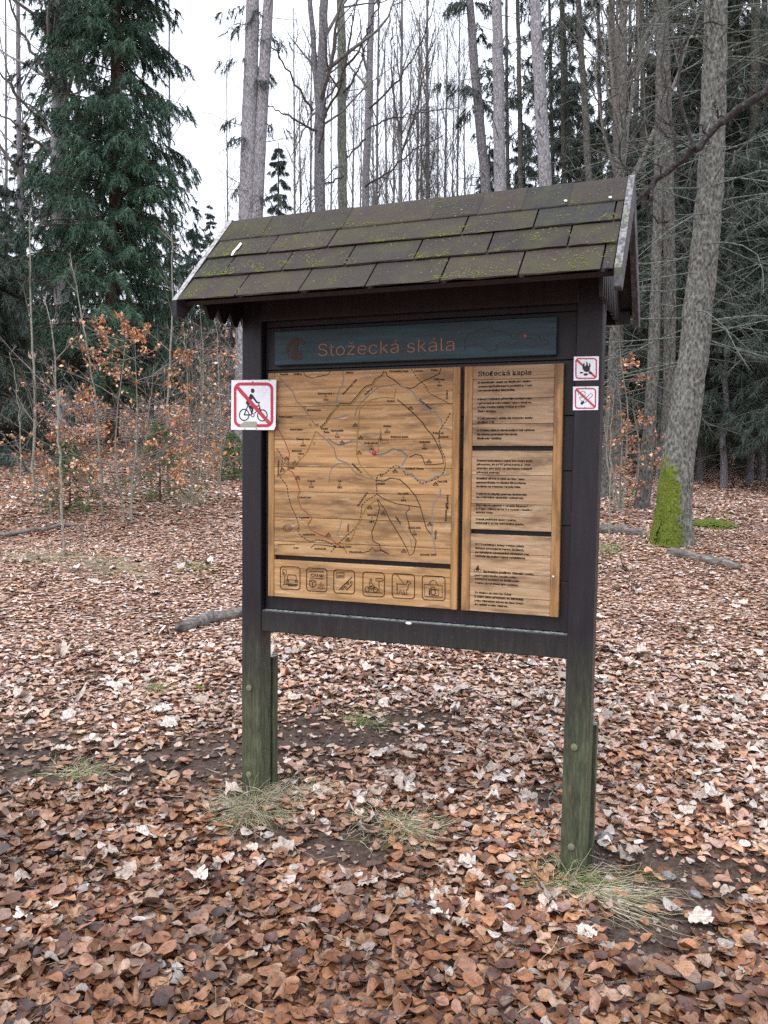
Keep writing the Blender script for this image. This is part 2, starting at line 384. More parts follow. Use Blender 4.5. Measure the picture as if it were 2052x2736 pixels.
    # needles
    def needles(name, a, b, c_):
        k = NM(name); g = k.noise(k.coords((1, 1, 1), True), 1.6, 4, 0.6); g2 = k.noise(k.coords((1, 1, 1)), 35, 2)
        c = k.ramp(k.mix(0.45, g, g2), [(0.34, lin(a)), (0.5, lin(b)), (0.66, lin(c_))])
        M[name] = k.done(c, 0.6, spec=0.3)
    needles('needles', '#26392e', '#385343', '#536e54'); needles('needles_dark', '#2a322c', '#3f4a41', '#576258')  # both greens lightened to stand in for haze, which is not modelled
    needles('needles_young', '#37492a', '#4f653a', '#6a7f4c')
    # dry foliage on shrubs
    k = NM('dry_leaves'); c = k.attr('Col'); M['dry_leaves'] = k.done(c, 0.55, spec=0.35)
    # fallen leaves: colour per leaf, with veins and blotches
    for nm in ('leaf_joined', 'leaf_single'):
        k = NM(nm)
        base = k.attr('Col') if nm == 'leaf_joined' else k.n('ShaderNodeObjectInfo').outputs['Color']
        lv = k.n('ShaderNodeAttribute', attribute_name='lv'); sp = k.n('ShaderNodeSeparateXYZ'); k.l(lv.outputs['Vector'], sp.inputs[0])
        au = k.math('ABSOLUTE', sp.outputs['X'])
        mid = k.ramp(au, [(0.0, 1.0), (0.09, 0.0)])
        ph = k.math('SUBTRACT', k.math('MULTIPLY', sp.outputs['Y'], 44.0), k.math('MULTIPLY', au, 13.0))
        vein = k.ramp(k.math('SINE', ph), [(0.55, 0.0), (1.0, 1.0)])
        bl = k.noise(k.n('ShaderNodeNewGeometry').outputs['Position'], 55, 4, 0.65)
        c = k.mix(1.0, base, k.ramp(bl, [(0.3, 0.5), (0.5, 1.0), (0.72, 1.35)]), 'MULTIPLY')
        c = k.mix(k.math('MULTIPLY', vein, 0.34), c, lin('#3c2a20')); c = k.mix(k.math('MULTIPLY', mid, 0.35), c, lin('#5c4130'))
        ro = k.ramp(bl, [(0.35, 0.32), (0.65, 0.55)])
        M[nm] = k.done(c, ro, k.math('ADD', vein, bl), 0.25, 0.002, 0.45)
    # soil under the litter
    k = NM('forest_soil'); g = k.noise(k.coords((1, 1, 1)), 38, 7, 0.7); g2 = k.noise(k.coords((1, 1, 1)), 2.2, 4)
    soil = k.ramp(g, [(0.3, lin('#362b27')), (0.5, lin('#594a42')), (0.62, lin('#6c5a50')), (0.78, lin('#9a8878'))])
    soil = k.mix(k.math('MULTIPLY', k.ramp(g2, [(0.4, 0), (0.6, 1)]), .35), soil, lin('#3a2f2b'))
    vo = k.n('ShaderNodeTexVoronoi'); vo.inputs['Scale'].default_value = 24.0; wv = k.n('ShaderNodeVectorMath', operation='ADD')     # matted old leaves
    nz = k.n('ShaderNodeTexNoise'); nz.inputs['Scale'].default_value = 30.0; sc = k.n('ShaderNodeVectorMath', operation='SCALE'); sc.inputs['Scale'].default_value = .03
    k.l(k.coords((1, 1, 1)), nz.inputs['Vector']); k.l(nz.outputs['Color'], sc.inputs[0]); k.l(k.coords((1, 1, 1)), wv.inputs[0]); k.l(sc.outputs[0], wv.inputs[1]); k.l(wv.outputs[0], vo.inputs['Vector'])
    sp = k.n('ShaderNodeSeparateColor'); k.l(vo.outputs['Color'], sp.inputs[0])
    litter = k.ramp(sp.outputs[0], [(0.05, lin('#5a4238')), (0.3, lin('#82614e')), (0.55, lin('#a07c66')), (0.8, lin('#b3917c')), (0.97, lin('#c7b2a5'))])
    litter = k.mix(1.0, litter, k.ramp(g, [(.3, .6), (.55, 1.0)]), 'MULTIPLY')
    bare = k.attr('bare', 'Fac'); bf = k.ramp(k.math('ADD', bare, k.math('MULTIPLY', k.math('SUBTRACT', k.noise(k.coords((1, 1, 1)), 9, 4), .5), .5)), [(.3, 0), (.55, 1)])
    M['soil'] = k.done(k.mix(bf, litter, soil), 0.95, k.math('ADD', g, k.math('MULTIPLY', sp.outputs[1], .6)), 0.9, 0.02, 0.15)
    k = NM('grass'); c = k.attr('Col'); M['grass'] = k.done(c, 0.7)
    k = NM('stone'); g = k.noise(k.coords((1, 1, 1)), 30, 5)
    M['stone'] = k.done(k.ramp(g, [(0.3, lin('#5a5956')), (0.7, lin('#8a8884'))]), 0.8, g, 0.5, 0.01)
    k = NM('dead_wood'); g = k.noise(k.coords((6, 30, 30)), 2, 6)
    M['dead_wood'] = k.done(k.ramp(g, [(0.3, lin('#3b3632')), (0.55, lin('#6f6a66')), (0.8, lin('#a39e99'))]), 0.9, g, 0.7, 0.01)
mk_materials()

# ------------------------------------------------------------------ ground sheet
def build_ground():
    t = np.linspace(-1, 1, 230); ax = np.sinh(t*4.6)/math.sinh(4.6)*170
    gx, gy = np.meshgrid(ax+1.2, ax+1.0)
    z = ground_z(gx, gy)
    n = len(ax); V = np.stack([gx, gy, z], -1).reshape(-1, 3)
    i = np.arange(n-1)[:, None]*n+np.arange(n-1)[None, :]
    F = np.stack([i, i+1, i+n+1, i+n], -1).reshape(-1, 4)
    o = add('ground', mesh_from('ground', V, F), M['soil']); o['kind'] = 'structure'
    o['label'] = 'sloping forest floor of dark soil under fallen leaves'
    return o
ground = build_ground()

# ------------------------------------------------------------------ the information board
XL0, XL1, XR0, XR1 = 0.0, 0.097, 1.455, 1.555
PY = 0.012                                                # front of the panels
EAVE_Y, EAVE_Z, RIDGE_Y, RIDGE_Z, BACK_Y, BACK_Z = -0.362, 2.247, 0.052, 2.664, 0.466, 2.247
RX0, RX1 = -0.075, 1.632

def ribbon(acc, pts, w, y, closed=False, dash=None):
    P = [np.array(p, float) for p in pts]
    if dash:
        on, off = dash; out = []; cur = []; d = 0; ison = True
        Q = [P[0]]
        for a, b in zip(P[:-1], P[1:]):
            L = np.linalg.norm(b-a); m = max(1, int(L/0.0015))
            for j in range(1, m+1): Q.append(a+(b-a)*j/m)
        cur = [Q[0]]
        for a, b in zip(Q[:-1], Q[1:]):
            d += np.linalg.norm(b-a)
            if ison: cur.append(b)
            if d > (on if ison else off):
                if ison and len(cur) > 1: ribbon(acc, [cur[0], cur[-1]], w, y)
                ison = not ison; d = 0; cur = [b]
        return
    if closed: P = P+[P[0]]
    n = len(P); V = []
    for i in range(n):
        if closed: a, b = P[(i-1) % (n-1)], P[(i+1) % (n-1)]
        else: a, b = P[max(i-1, 0)], P[min(i+1, n-1)]
        t = (b-a)/(np.linalg.norm(b-a)+1e-9); nn = np.array([-t[1], t[0]])*w/2
        V += [(P[i][0]+nn[0], y, P[i][1]+nn[1]), (P[i][0]-nn[0], y, P[i][1]-nn[1])]
    acc.add(V, [(2*i, 2*i+1, 2*i+3, 2*i+2) for i in range(n-1)])
def fill(acc, pts, y):
    tri = tessellate_polygon([[Vector((p[0], p[1], 0)) for p in pts]])
    acc.add([(p[0], y, p[1]) for p in pts], None, [tuple(t) for t in tri])
def ell(cx, cy, rx, ry, n=24): return [(cx+rx*math.cos(2*math.pi*i/n), cy+ry*math.sin(2*math.pi*i/n)) for i in range(n)]
def rrect(x0, y0, x1, y1, r, n=6):
    o = []
    for cx, cy, a0 in ((x1-r, y1-r, 0), (x0+r, y1-r, 90), (x0+r, y0+r, 180), (x1-r, y0+r, 270)):
        for i in range(n+1):
            a = R(a0+90*i/n); o.append((cx+r*math.cos(a), cy+r*math.sin(a)))
    return o
try:                                                      # the plain grotesque that ships with Blender
    import os
    FONT = bpy.data.fonts.load(os.path.join(bpy.utils.system_resource('DATAFILES'), 'fonts', 'Inter.woff2'))
except Exception:
    FONT = None
def text_arr(items):
    """items: (body, x, z, size, width or None, angle, embolden, align) on the plane -> verts, tris"""
    V = []; T = []; n = 0
    for body, x, z, size, width, ang, off, al in items:
        cu = bpy.data.curves.new('t', 'FONT'); cu.body = body; cu.font = FONT or cu.font; cu.size = size; cu.offset = off; cu.resolution_u = 2 if size > .02 else 1; cu.align_x = al
        ob = bpy.data.objects.new('t', cu); C.objects.link(ob)
        dg = bpy.context.evaluated_depsgraph_get()
        me = ob.evaluated_get(dg).to_mesh(); me.calc_loop_triangles()
        co = np.zeros(len(me.vertices)*3, np.float32); me.vertices.foreach_get('co', co); co = co.reshape(-1, 3)
        ti = np.zeros(len(me.loop_triangles)*3, np.int32); me.loop_triangles.foreach_get('vertices', ti)
        if len(co):
            if width:
                w = co[:, 0].max()-co[:, 0].min(); co[:, 0] *= width/w
            ca, sa = math.cos(ang), math.sin(ang)
            V.append(np.stack([x+co[:, 0]*ca-co[:, 1]*sa, np.zeros(len(co)), z+co[:, 0]*sa+co[:, 1]*ca], -1)); T.append(ti.reshape(-1, 3)+n); n += len(co)
        bpy.data.objects.remove(ob); bpy.data.curves.remove(cu)
    return np.concatenate(V), np.concatenate(T)

board = thing('information_board', 'roofed dark timber forest information board with carved wooden map and text panels', 'information board', (0, 0, 0))
def sheared_box(name, x0, x1, y0, y1, z0, z1, lean, mat, parent, b=0.004):
    V, Q, T = box_arr(x0, x1, y0, y1, z0, z1, b); V = np.array(V)
    V[:, 0] += (V[:, 2]-z1)*lean
    return add(name, mesh_from(name, V, Q, T, smooth=False), mat, parent)
def build_posts():
    for x0, x1, zb, lean, ztop in ((XL0, XL1, -0.1, 0.002, 0.70), (XR0+0.006, XR1+0.006, -0.2, 0.008, 0.56)):
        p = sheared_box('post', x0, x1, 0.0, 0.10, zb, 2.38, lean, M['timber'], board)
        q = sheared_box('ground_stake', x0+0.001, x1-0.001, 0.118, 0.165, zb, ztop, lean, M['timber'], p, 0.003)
        q['label'] = 'short algae green plank bolted behind the post foot'
        for dz in (0.1, 0.50):
            a = Acc(); cx = (x0+x1)/2-0.008; z0 = (0.08 if x0 < 1 else 0)+dz; cx += (z0-2.38)*lean
            ring = [(cx+0.0135*math.cos(i*math.pi/6), z0+0.0135*math.sin(i*math.pi/6)) for i in range(12)]
            V = [(x, 0.001, z) for x, z in ring]+[(x, -0.006, z) for x, z in ring]+[(cx, -0.009, z0)]
            a.add(V, [(i, (i+1) % 12, 12+(i+1) % 12, 12+i) for i in range(12)], [(12+i, 12+(i+1) % 12, 24) for i in range(12)])
            add('bolt_head', a.mesh('bolt_head', smooth=False), M['bolt'], p)
build_posts()
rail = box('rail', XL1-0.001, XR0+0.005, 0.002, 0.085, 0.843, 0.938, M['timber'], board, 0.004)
a = Acc(); cxx, czz = BP(690+1190*.3375, 1470+577*.3375, 0.0)
fill(a, ell(cxx, czz, 0.014, 0.006, 10), -0.0005); add('dropping', a.mesh('dropping'), M['dropping'], rail)
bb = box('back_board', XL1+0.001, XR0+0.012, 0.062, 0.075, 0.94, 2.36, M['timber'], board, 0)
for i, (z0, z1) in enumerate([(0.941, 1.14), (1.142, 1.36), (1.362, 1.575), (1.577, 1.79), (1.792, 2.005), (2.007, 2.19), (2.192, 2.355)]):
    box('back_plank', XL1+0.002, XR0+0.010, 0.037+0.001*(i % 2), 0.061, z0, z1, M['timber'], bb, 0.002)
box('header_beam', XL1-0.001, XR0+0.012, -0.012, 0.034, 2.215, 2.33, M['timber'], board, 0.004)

def board_panel(name, x0, x1, zt, zb, groups, mat, stw, label):
    """two upright stiles, and planks with open slots between the groups; groups list the plank edges measured down from the top"""
    e = thing(name, None, None); e.parent = board; e['label'] = label
    for a0, a1 in ((x0, x0+stw), (x1-stw, x1)):
        box('stile', a0, a1, PY, 0.036, zb, zt, M['stile'], e, 0.002)
    for g in groups:
        for j, (d0, d1) in enumerate(zip(g[:-1], g[1:])):
            box('plank', x0+stw+0.0006, x1-stw-0.0006, PY+0.003+0.0008*(j % 2), 0.034, zt-d1+0.0007, zt-d0-0.0007, mat, e, 0.0012)
    return e
MX0, MX1, QX0, QX1, PZ1, PZ0 = 0.125, 1.0005, 1.019, 1.4133, 1.9913, 1.0021
mp = board_panel('map_panel', MX0, MX1, PZ1, PZ0, [[0, .148, .291, .4105, .520, .633, .74, .803], [.823, .858, .989]], M['map_wood'], 0.029, 'honey coloured carved trail map of planks with a row of pictograms below')
qp = board_panel('text_panel', QX0, QX1, PZ1, PZ0, [[0, .055, .131, .231, .319], [.337, .435, .550, .655], [.673, .750, .830, .925, .989]], M['text_wood'], 0.034, 'tall narrow plank panel with five carved Czech text paragraphs per board')
YT = PY+0.0024                                            # carved ink layer, just proud of the planks

def Z3(u, v): return BP(700+u*0.32550, 960+v*0.32550, YT)
def Z6(u, v): return BP(690+u*0.33755, 1470+v*0.33755, YT)
def build_map():
    L = {k: Acc() for k in ('ink', 'ink_soft', 'line_blue', 'line_red', 'line_yellow', 'line_grey')}
    def ln(kind, pts, w=0.0032, dash=None): ribbon(L[kind], [Z3(*p) for p in pts], w, YT-0.0002*list(L).index(kind), False, dash)
    ln('line_blue', [(660,95),(670,150),(660,210),(630,260),(615,320),(605,405)], .0038)
    ln('ink', [(605,410),(560,450),(520,520),(470,565)], .005, (.009,.003)); ln('line_yellow', [(612,400),(568,455),(530,520),(480,570)], .003)
    ln('ink_soft', [(1000,95),(985,130),(930,160),(905,205),(860,215),(820,250),(790,290),(745,340),(725,365),(640,360),(615,390)], .0036)
    ln('line_yellow', [(1012,95),(995,137),(940,170),(915,212),(866,225),(828,260),(798,300),(752,350),(730,375),(645,370),(620,395)], .003)
    ln('ink', [(340,110),(365,140),(410,155),(450,145),(545,125),(560,95)], .003)
    ln('line_grey', [(135,140),(180,195),(250,260),(280,340),(340,400),(400,490),(440,545)], .003)
    ln('ink', [(1470,75),(1455,120),(1380,155),(1300,190),(1250,230),(1220,240),(1150,225),(1110,190),(1080,165),(1030,140),(1015,100)], .0036)
    ln('ink', [(1225,80),(1280,160),(1340,215),(1370,275),(1440,315),(1500,340),(1545,370)], .003, (.008,.004))
    ln('ink', [(1545,440),(1500,520),(1455,590),(1450,650),(1465,730),(1500,800),(1505,870),(1490,930),(1440,975),(1380,1000),(1310,1020),(1270,990),(1230,940),(1180,950),(1150,900),(1100,870),(1060,890),(1010,940),(950,945),(935,1000),(945,1110),(880,1145),(820,1190),(810,1290),(790,1350),(740,1410),(690,1450),(640,1500),(600,1540),(560,1590)], .0036, (.008,.0045))
    ln('line_grey', [(760,470),(780,400),(830,340),(880,290),(960,225),(1060,210),(1110,200)], .0028)
    ln('line_blue', [(1120,210),(1180,235),(1240,270),(1275,330),(1330,400),(1420,430),(1470,500),(1480,560),(1545,575)], .004)
    ln('ink_soft', [(1110,330),(1160,370),(1240,440),(1320,520),(1340,560),(1400,625),(1440,700),(1480,790),(1490,855),(1400,865),(1340,865),(1310,790),(1260,780),(1210,805)], .0038)
    ln('line_blue', [(1190,800),(1150,760),(1080,740),(1000,780),(930,790),(880,760),(840,700),(800,680),(740,675),(640,710),(590,690),(540,655)], .0046)
    ln('ink', [(1195,795),(1155,753),(1080,733),(1000,773),(930,783)], .002); ln('ink', [(740,668),(640,703),(590,683),(540,648)], .002)
    ln('line_yellow', [(1090,320),(1000,310),(900,330),(820,380),(800,420),(790,530),(780,680),(775,780),(800,860),(860,930),(920,985)], .0036)
    ln('line_yellow', [(440,590),(410,670),(370,760),(330,810),(250,880),(190,920),(150,950)], .0032); ln('line_yellow', [(1100,240),(1085,310)], .003)
    ln('line_grey', [(440,590),(540,670),(590,730),(610,810),(640,830),(700,850),(740,900),(780,940),(850,970),(920,985)], .0036)
    ln('line_blue', [(700,850),(620,855),(580,880),(555,940),(548,1010)], .0024); ln('line_blue', [(580,485),(640,475),(710,450)], .0024)
    ln('line_red', [(115,470),(130,570),(190,680),(225,770),(215,850),(210,905),(250,925),(280,980),(310,1080),(290,1130),(320,1220),(380,1270),(410,1300),(375,1360),(400,1400),(480,1440),(570,1475),(610,1510),(680,1560),(695,1590)], .0034)
    ln('ink', [(120,730),(170,810),(160,880),(145,960),(205,1040),(215,1120),(240,1210),(280,1290),(305,1370),(290,1410),(320,1450),(400,1500),(450,1480),(520,1490),(600,1535)], .0034, (.010,.0035))
    ln('line_blue', [(1190,800),(1145,875)], .005)
    ln('line_blue', [(1120,870),(1160,910),(1220,950),(1290,990),(1370,1000),(1420,960),(1540,940)], .0046)
    ln('ink_soft', [(930,990),(1000,1000),(1050,975),(1130,985),(1200,1050),(1260,1120),(1300,1210),(1330,1320),(1350,1390),(1390,1440)], .0036)
    ln('line_blue', [(1465,1060),(1460,1110),(1410,1180),(1395,1240),(1400,1330),(1390,1420),(1410,1500),(1425,1590)], .0042)
    ln('ink_soft', [(945,1110),(1010,1150),(1100,1185),(1200,1200),(1300,1215)], .0034)
    ln('ink', [(945,1150),(965,1220),(940,1320),(900,1420),(910,1490),(965,1520),(970,1560),(1040,1600)], .003)
    ln('ink_soft', [(950,1150),(1000,1220),(1045,1310),(1100,1400),(1160,1500),(1190,1560),(1210,1610),(1245,1590),(1265,1490),(1220,1420),(1200,1330),(1180,1260),(1210,1230),(1205,1200)], .0034)
    ln('line_yellow', [(940,1150),(860,1210),(820,1280),(800,1340),(760,1380),(750,1440),(720,1490)], .0044)
    ln('ink', [(400,1550),(430,1520),(520,1527),(600,1540),(680,1550)], .003); ln('ink', [(815,1590),(880,1575),(905,1545),(930,1575),(980,1570),(1040,1600)], .0034)
    ln('line_blue', [(650,1320),(640,1380),(612,1420),(630,1460)], .0024); ln('line_blue', [(1120,1340),(1170,1420),(1220,1470),(1228,1560)], .0024)
    ln('ink', [(127,1520),(272,1520)], .0024)
    for c in ((347,397),(452,541),(395,538),(427,690),(876,713),(305,805),(600,1537),(980,955)):   # stations and squares
        ribbon(L['line_red' if c[0] in (395,427,876,305) else 'ink'], [Z3(c[0]-11,c[1]),Z3(c[0],c[1]-12),Z3(c[0]+11,c[1]),Z3(c[0],c[1]+12)], .0024, YT-.0006, True)
    ribbon(L['ink'], [Z3(208+33*math.cos(t), 1386+28*math.sin(t)) for t in np.linspace(0, 6.0, 18)], .002, YT-.0006, True)
    ribbon(L['ink'], [Z3(196,1373),(Z3(196,1400)),Z3(220,1400),Z3(220,1373)], .002, YT-.0006, True)
    for (cx, cy) in ((765,538),(810,643),(658,682),(797,765),(202,813),(270,848),(170,905),(292,972),(1220,398),(1370,838),(1092,915),(883,1215),(995,1265),(1378,1350),(545,1440),(705,1480),(1165,1572),(1425,1020)):
        for dx in (-12, 12): ribbon(L['ink_soft'], [Z3(cx+dx+8*math.cos(t), cy+8+8*math.sin(t)) for t in np.linspace(0, 5.6, 9)], .0022, YT-.0006, True)
        ribbon(L['ink_soft'], [Z3(cx-10, cy+4), Z3(cx, cy-16), Z3(cx+10, cy+4)], .0042, YT-.0006)
    for (cx, cy) in ((523,303),(336,682),(615,608),(1027,577),(900,713),(1333,705),(402,1020),(636,1025),(1160,1128),(903,1300),(1250,1410),(1455,188)):
        ribbon(L['ink'], [Z3(cx-9, cy+8), Z3(cx+9, cy+8), Z3(cx, cy-10)], .0022, YT-.0006, True)
    ribbon(L['ink_soft'], [Z3(975,575),Z3(975,690)], .0018, YT-.0006); ribbon(L['ink_soft'], [Z3(955,690),Z3(955,650),Z3(985,650),Z3(985,690),Z3(1040,685),Z3(1035,665),Z3(955,662)], .0016, YT-.0006)
    ribbon(L['ink_soft'], [Z3(960,650),Z3(972,625),Z3(985,650)], .0018, YT-.0006); ribbon(L['line_grey'], [Z3(960,690),Z3(950,770)], .0024, YT-.0006)
    labels = [('Vimperk',145,130,70,0),('Strážný',258,128,70,0),('Lenora',688,115,60,0),('Radvanovický hřbet',668,292,165,47),('Radvanovický v.',458,288,135,0),('1012',505,338,38,0),
        ('Soumarský Most',1045,105,155,0),('Lenora',1252,103,65,0),('Volary',1385,97,62,0),('Lískovec',1410,172,92,0),('884',1437,222,38,0),('Volary',1525,330,80,90),
        ('Radvanovice',370,424,112,0),('Dolní Cazov',140,478,108,0),('Horní Cazov',230,583,105,0),('České',485,577,55,0),('Žleby',505,605,50,0),('Radvaniště',568,592,98,0),('968',598,645,38,0),
        ('Žlebský vrch',280,663,110,0),('1078',315,715,42,0),('Kamenná',245,758,78,0),('Hlava',298,782,45,0),('Mlaka',215,898,52,0),('Zadní p.',845,300,90,42),('Dobrá',1028,350,58,0),
        ('Teplá Vltava',1285,335,125,-38),('Stožec',995,555,66,0),('1065',1005,605,46,0),('Stožecká kaple',1055,643,145,0),('Stožecká sk.',838,695,115,0),('974',880,745,38,0),('Stožeček',1290,685,92,0),('886',1313,740,42,0),
        ('Dobrá na',1400,613,88,0),('Šumavě',1450,643,80,0),('Studená Vltava',1175,905,150,0),('Mlýnský p.',735,862,110,-42),('Stožec',945,1028,65,0),('Topol',370,1005,65,0),('1005',382,1055,42,0),('Tok',620,1007,32,0),('873',617,1058,40,0),
        ('Černý Kříž',1440,1010,80,0),('Krásná hora',300,1140,100,0),('Studená Vltava',790,1210,140,55),('Na mýtě',1115,1110,88,0),('874',1140,1165,42,0),('Obrovec',865,1285,78,0),('875',880,1340,42,0),
        ('U pyramidy',305,1305,85,0),('Jelení p.',1090,1290,80,-55),('Mokrá stráň',1200,1390,102,0),('907',1230,1445,40,0),('Haidmühle',335,1445,102,0),('Nové Údolí',628,1545,105,0),('Třístoličník',712,1590,105,0),
        ('Marktredwitz',430,1562,95,0),('Schwarz. kanál',1298,1610,135,0),('1 km',258,1555,40,0),('Haidmühle',138,960,130,88),('Bučina',712,1415,60,88),('Smrčina',1430,1480,75,88),('Plešné jez.',1515,1110,130,-88),('Schwarzenb. kanál',1515,1330,150,88)]
    it = []
    for b, u, v, w, ang in labels:
        x, z = Z3(u, v); ca = math.cos(R(ang)); x2, z2 = Z3(u+w*ca, v-w*math.sin(R(ang)))
        it.append((b, x, z, 0.0155, math.hypot(x2-x, z2-z), math.atan2(z2-z, x2-x), 0.00035, 'LEFT'))
    # pictogram row
    A = L['ink']
    boxes = [((175,130),(330,310)),((382,143),(543,325)),((597,157),(762,342)),((828,175),(998,365)),((1060,188),(1237,380)),((1298,205),(1478,395))]
    for j, ((a0, b0), (a1, b1)) in enumerate(boxes):
        sk = (a1-a0)*0.055
        def B(x, y): return Z6(a0+(a1-a0)*x, b0+(b1-b0)*y+sk*(x-0.5))
        def S(pts, w=.0028, closed=False): ribbon(A, [B(*p) for p in pts], w, YT-.0004, closed)
        S(rrect(0, 0, 1, 1, .14), .0032, True)
        if j == 0:
            S([(.12,.15),(.3,.15),(.3,.36),(.12,.36)], closed=True); S([(.22,.36),(.22,.8)]); S([(.12,.8),(.9,.8)]); S([(.36,.42),(.4,.36),(.78,.36),(.82,.55)])
            S([(.36,.42),(.36,.58)]); S([(.3,.58),(.88,.58),(.88,.76),(.3,.76)], closed=True); S(ell(.38,.64,.05,.05,8), closed=True); S(ell(.8,.64,.05,.05,8), closed=True); S([(.4,.76),(.4,.84),(.78,.84),(.78,.76)])
            x, z = B(.15, .33); it.append(('P', x, z, 0.016, None, 0, 0.0004, 'LEFT'))
        if j == 1:
            S([(.15,.14),(.85,.14)]); S([(.15,.44),(.85,.44)])
            x, z = B(.2, .37); x2, z2 = B(.83, .37); it.append(('CAMP', x, z, 0.021, math.hypot(x2-x, z2-z), math.atan2(z2-z, x2-x), 0.0004, 'LEFT'))
            S([(.15,.55),(.35,.52),(.46,.58),(.46,.76),(.3,.84),(.15,.76)], closed=True); S([(.15,.55),(.3,.62),(.46,.58)]); S([(.3,.62),(.3,.84)]); S([(.54,.86),(.72,.58),(.9,.86)], closed=True); S([(.64,.86),(.72,.7),(.78,.86)])
        if j == 2:
            S([(.12,.14),(.5,.12),(.5,.34),(.12,.34)], closed=True)
            x, z = B(.16, .29); x2, z2 = B(.47, .29); it.append(('Lenora', x, z, 0.013, math.hypot(x2-x, z2-z), math.atan2(z2-z, x2-x), 0.0004, 'LEFT'))
            S([(.26,.86),(.88,.28)], .0036); S([(.6,.86),(.88,.6)], .0036)
            for cx, cy in ((.42,.8),(.56,.74),(.68,.56),(.84,.5)): S(ell(cx,cy,.05,.045,9), closed=True)
        if j == 3:
            S(ell(.2,.72,.1,.11,12), closed=True); S(ell(.58,.72,.1,.11,12), closed=True); S([(.2,.72),(.35,.58),(.52,.56),(.58,.72)]); S([(.38,.72),(.52,.6)]); S([(.35,.6),(.38,.74)])
            S(ell(.37,.33,.05,.05,8), closed=True); S([(.33,.4),(.29,.56),(.42,.62)]); S([(.38,.42),(.5,.56)]); S([(.05,.84),(.92,.84)]); S([(.75,.36),(.75,.82)]); S([(.6,.25),(.9,.24),(.95,.29),(.9,.35),(.6,.35)], closed=True)
        if j == 4:
            S([(.2,.05),(.55,.42)], .0022); S([(.22,.42),(.62,.42),(.7,.3),(.8,.3),(.83,.38),(.72,.42),(.7,.62),(.62,.68),(.66,.84),(.56,.84),(.5,.66)]); S([(.22,.42),(.22,.84),(.3,.84),(.36,.64),(.46,.84),(.52,.84)])
            S([(.68,.26),(.66,.34)]); S([(.22,.44),(.18,.4)])
        if j == 5:
            S([(.08,.36),(.88,.36),(.88,.86),(.12,.86)], closed=True); S([(.3,.36),(.36,.22),(.48,.17),(.6,.22),(.68,.36)]); S([(.3,.56),(.72,.56),(.72,.8),(.3,.8)], closed=True); S(ell(.48,.67,.1,.11,12), .003, True)
            S([(.36,.56),(.4,.46),(.52,.46),(.58,.56)]); S([(.32,.6),(.32,.78)], .005)
    V, T = text_arr(it); V[:, 1] = YT-.0008
    o = add('lettering', mesh_from('lettering', V, None, T), M['ink'], mp); o['kind'] = 'stuff'
    nm = {'ink': 'trail_line', 'ink_soft': 'trail_line', 'line_blue': 'river_line', 'line_red': 'trail_line', 'line_yellow': 'trail_line', 'line_grey': 'trail_line'}
    for k_, a_ in L.items():
        o = add(nm[k_], a_.mesh(nm[k_], smooth=False), M[k_], mp); o['kind'] = 'stuff'
    x, z = Z3(920, 768); d = Acc(); ring = ell(x, z, .0105, .0105, 16)
    d.add([(p[0], YT-.001, p[1]) for p in ring]+[(x+(p[0]-x)*.7, YT-.006, z+(p[1]-z)*.7) for p in ring]+[(x, YT-.007, z)],
          [(i, (i+1) % 16, 16+(i+1) % 16, 16+i) for i in range(16)], [(16+i, 16+(i+1) % 16, 32) for i in range(16)])
    o = add('map_pin', d.mesh('map_pin'), M['red_dot'], mp); o['label'] = 'red round marker dot'
build_map()

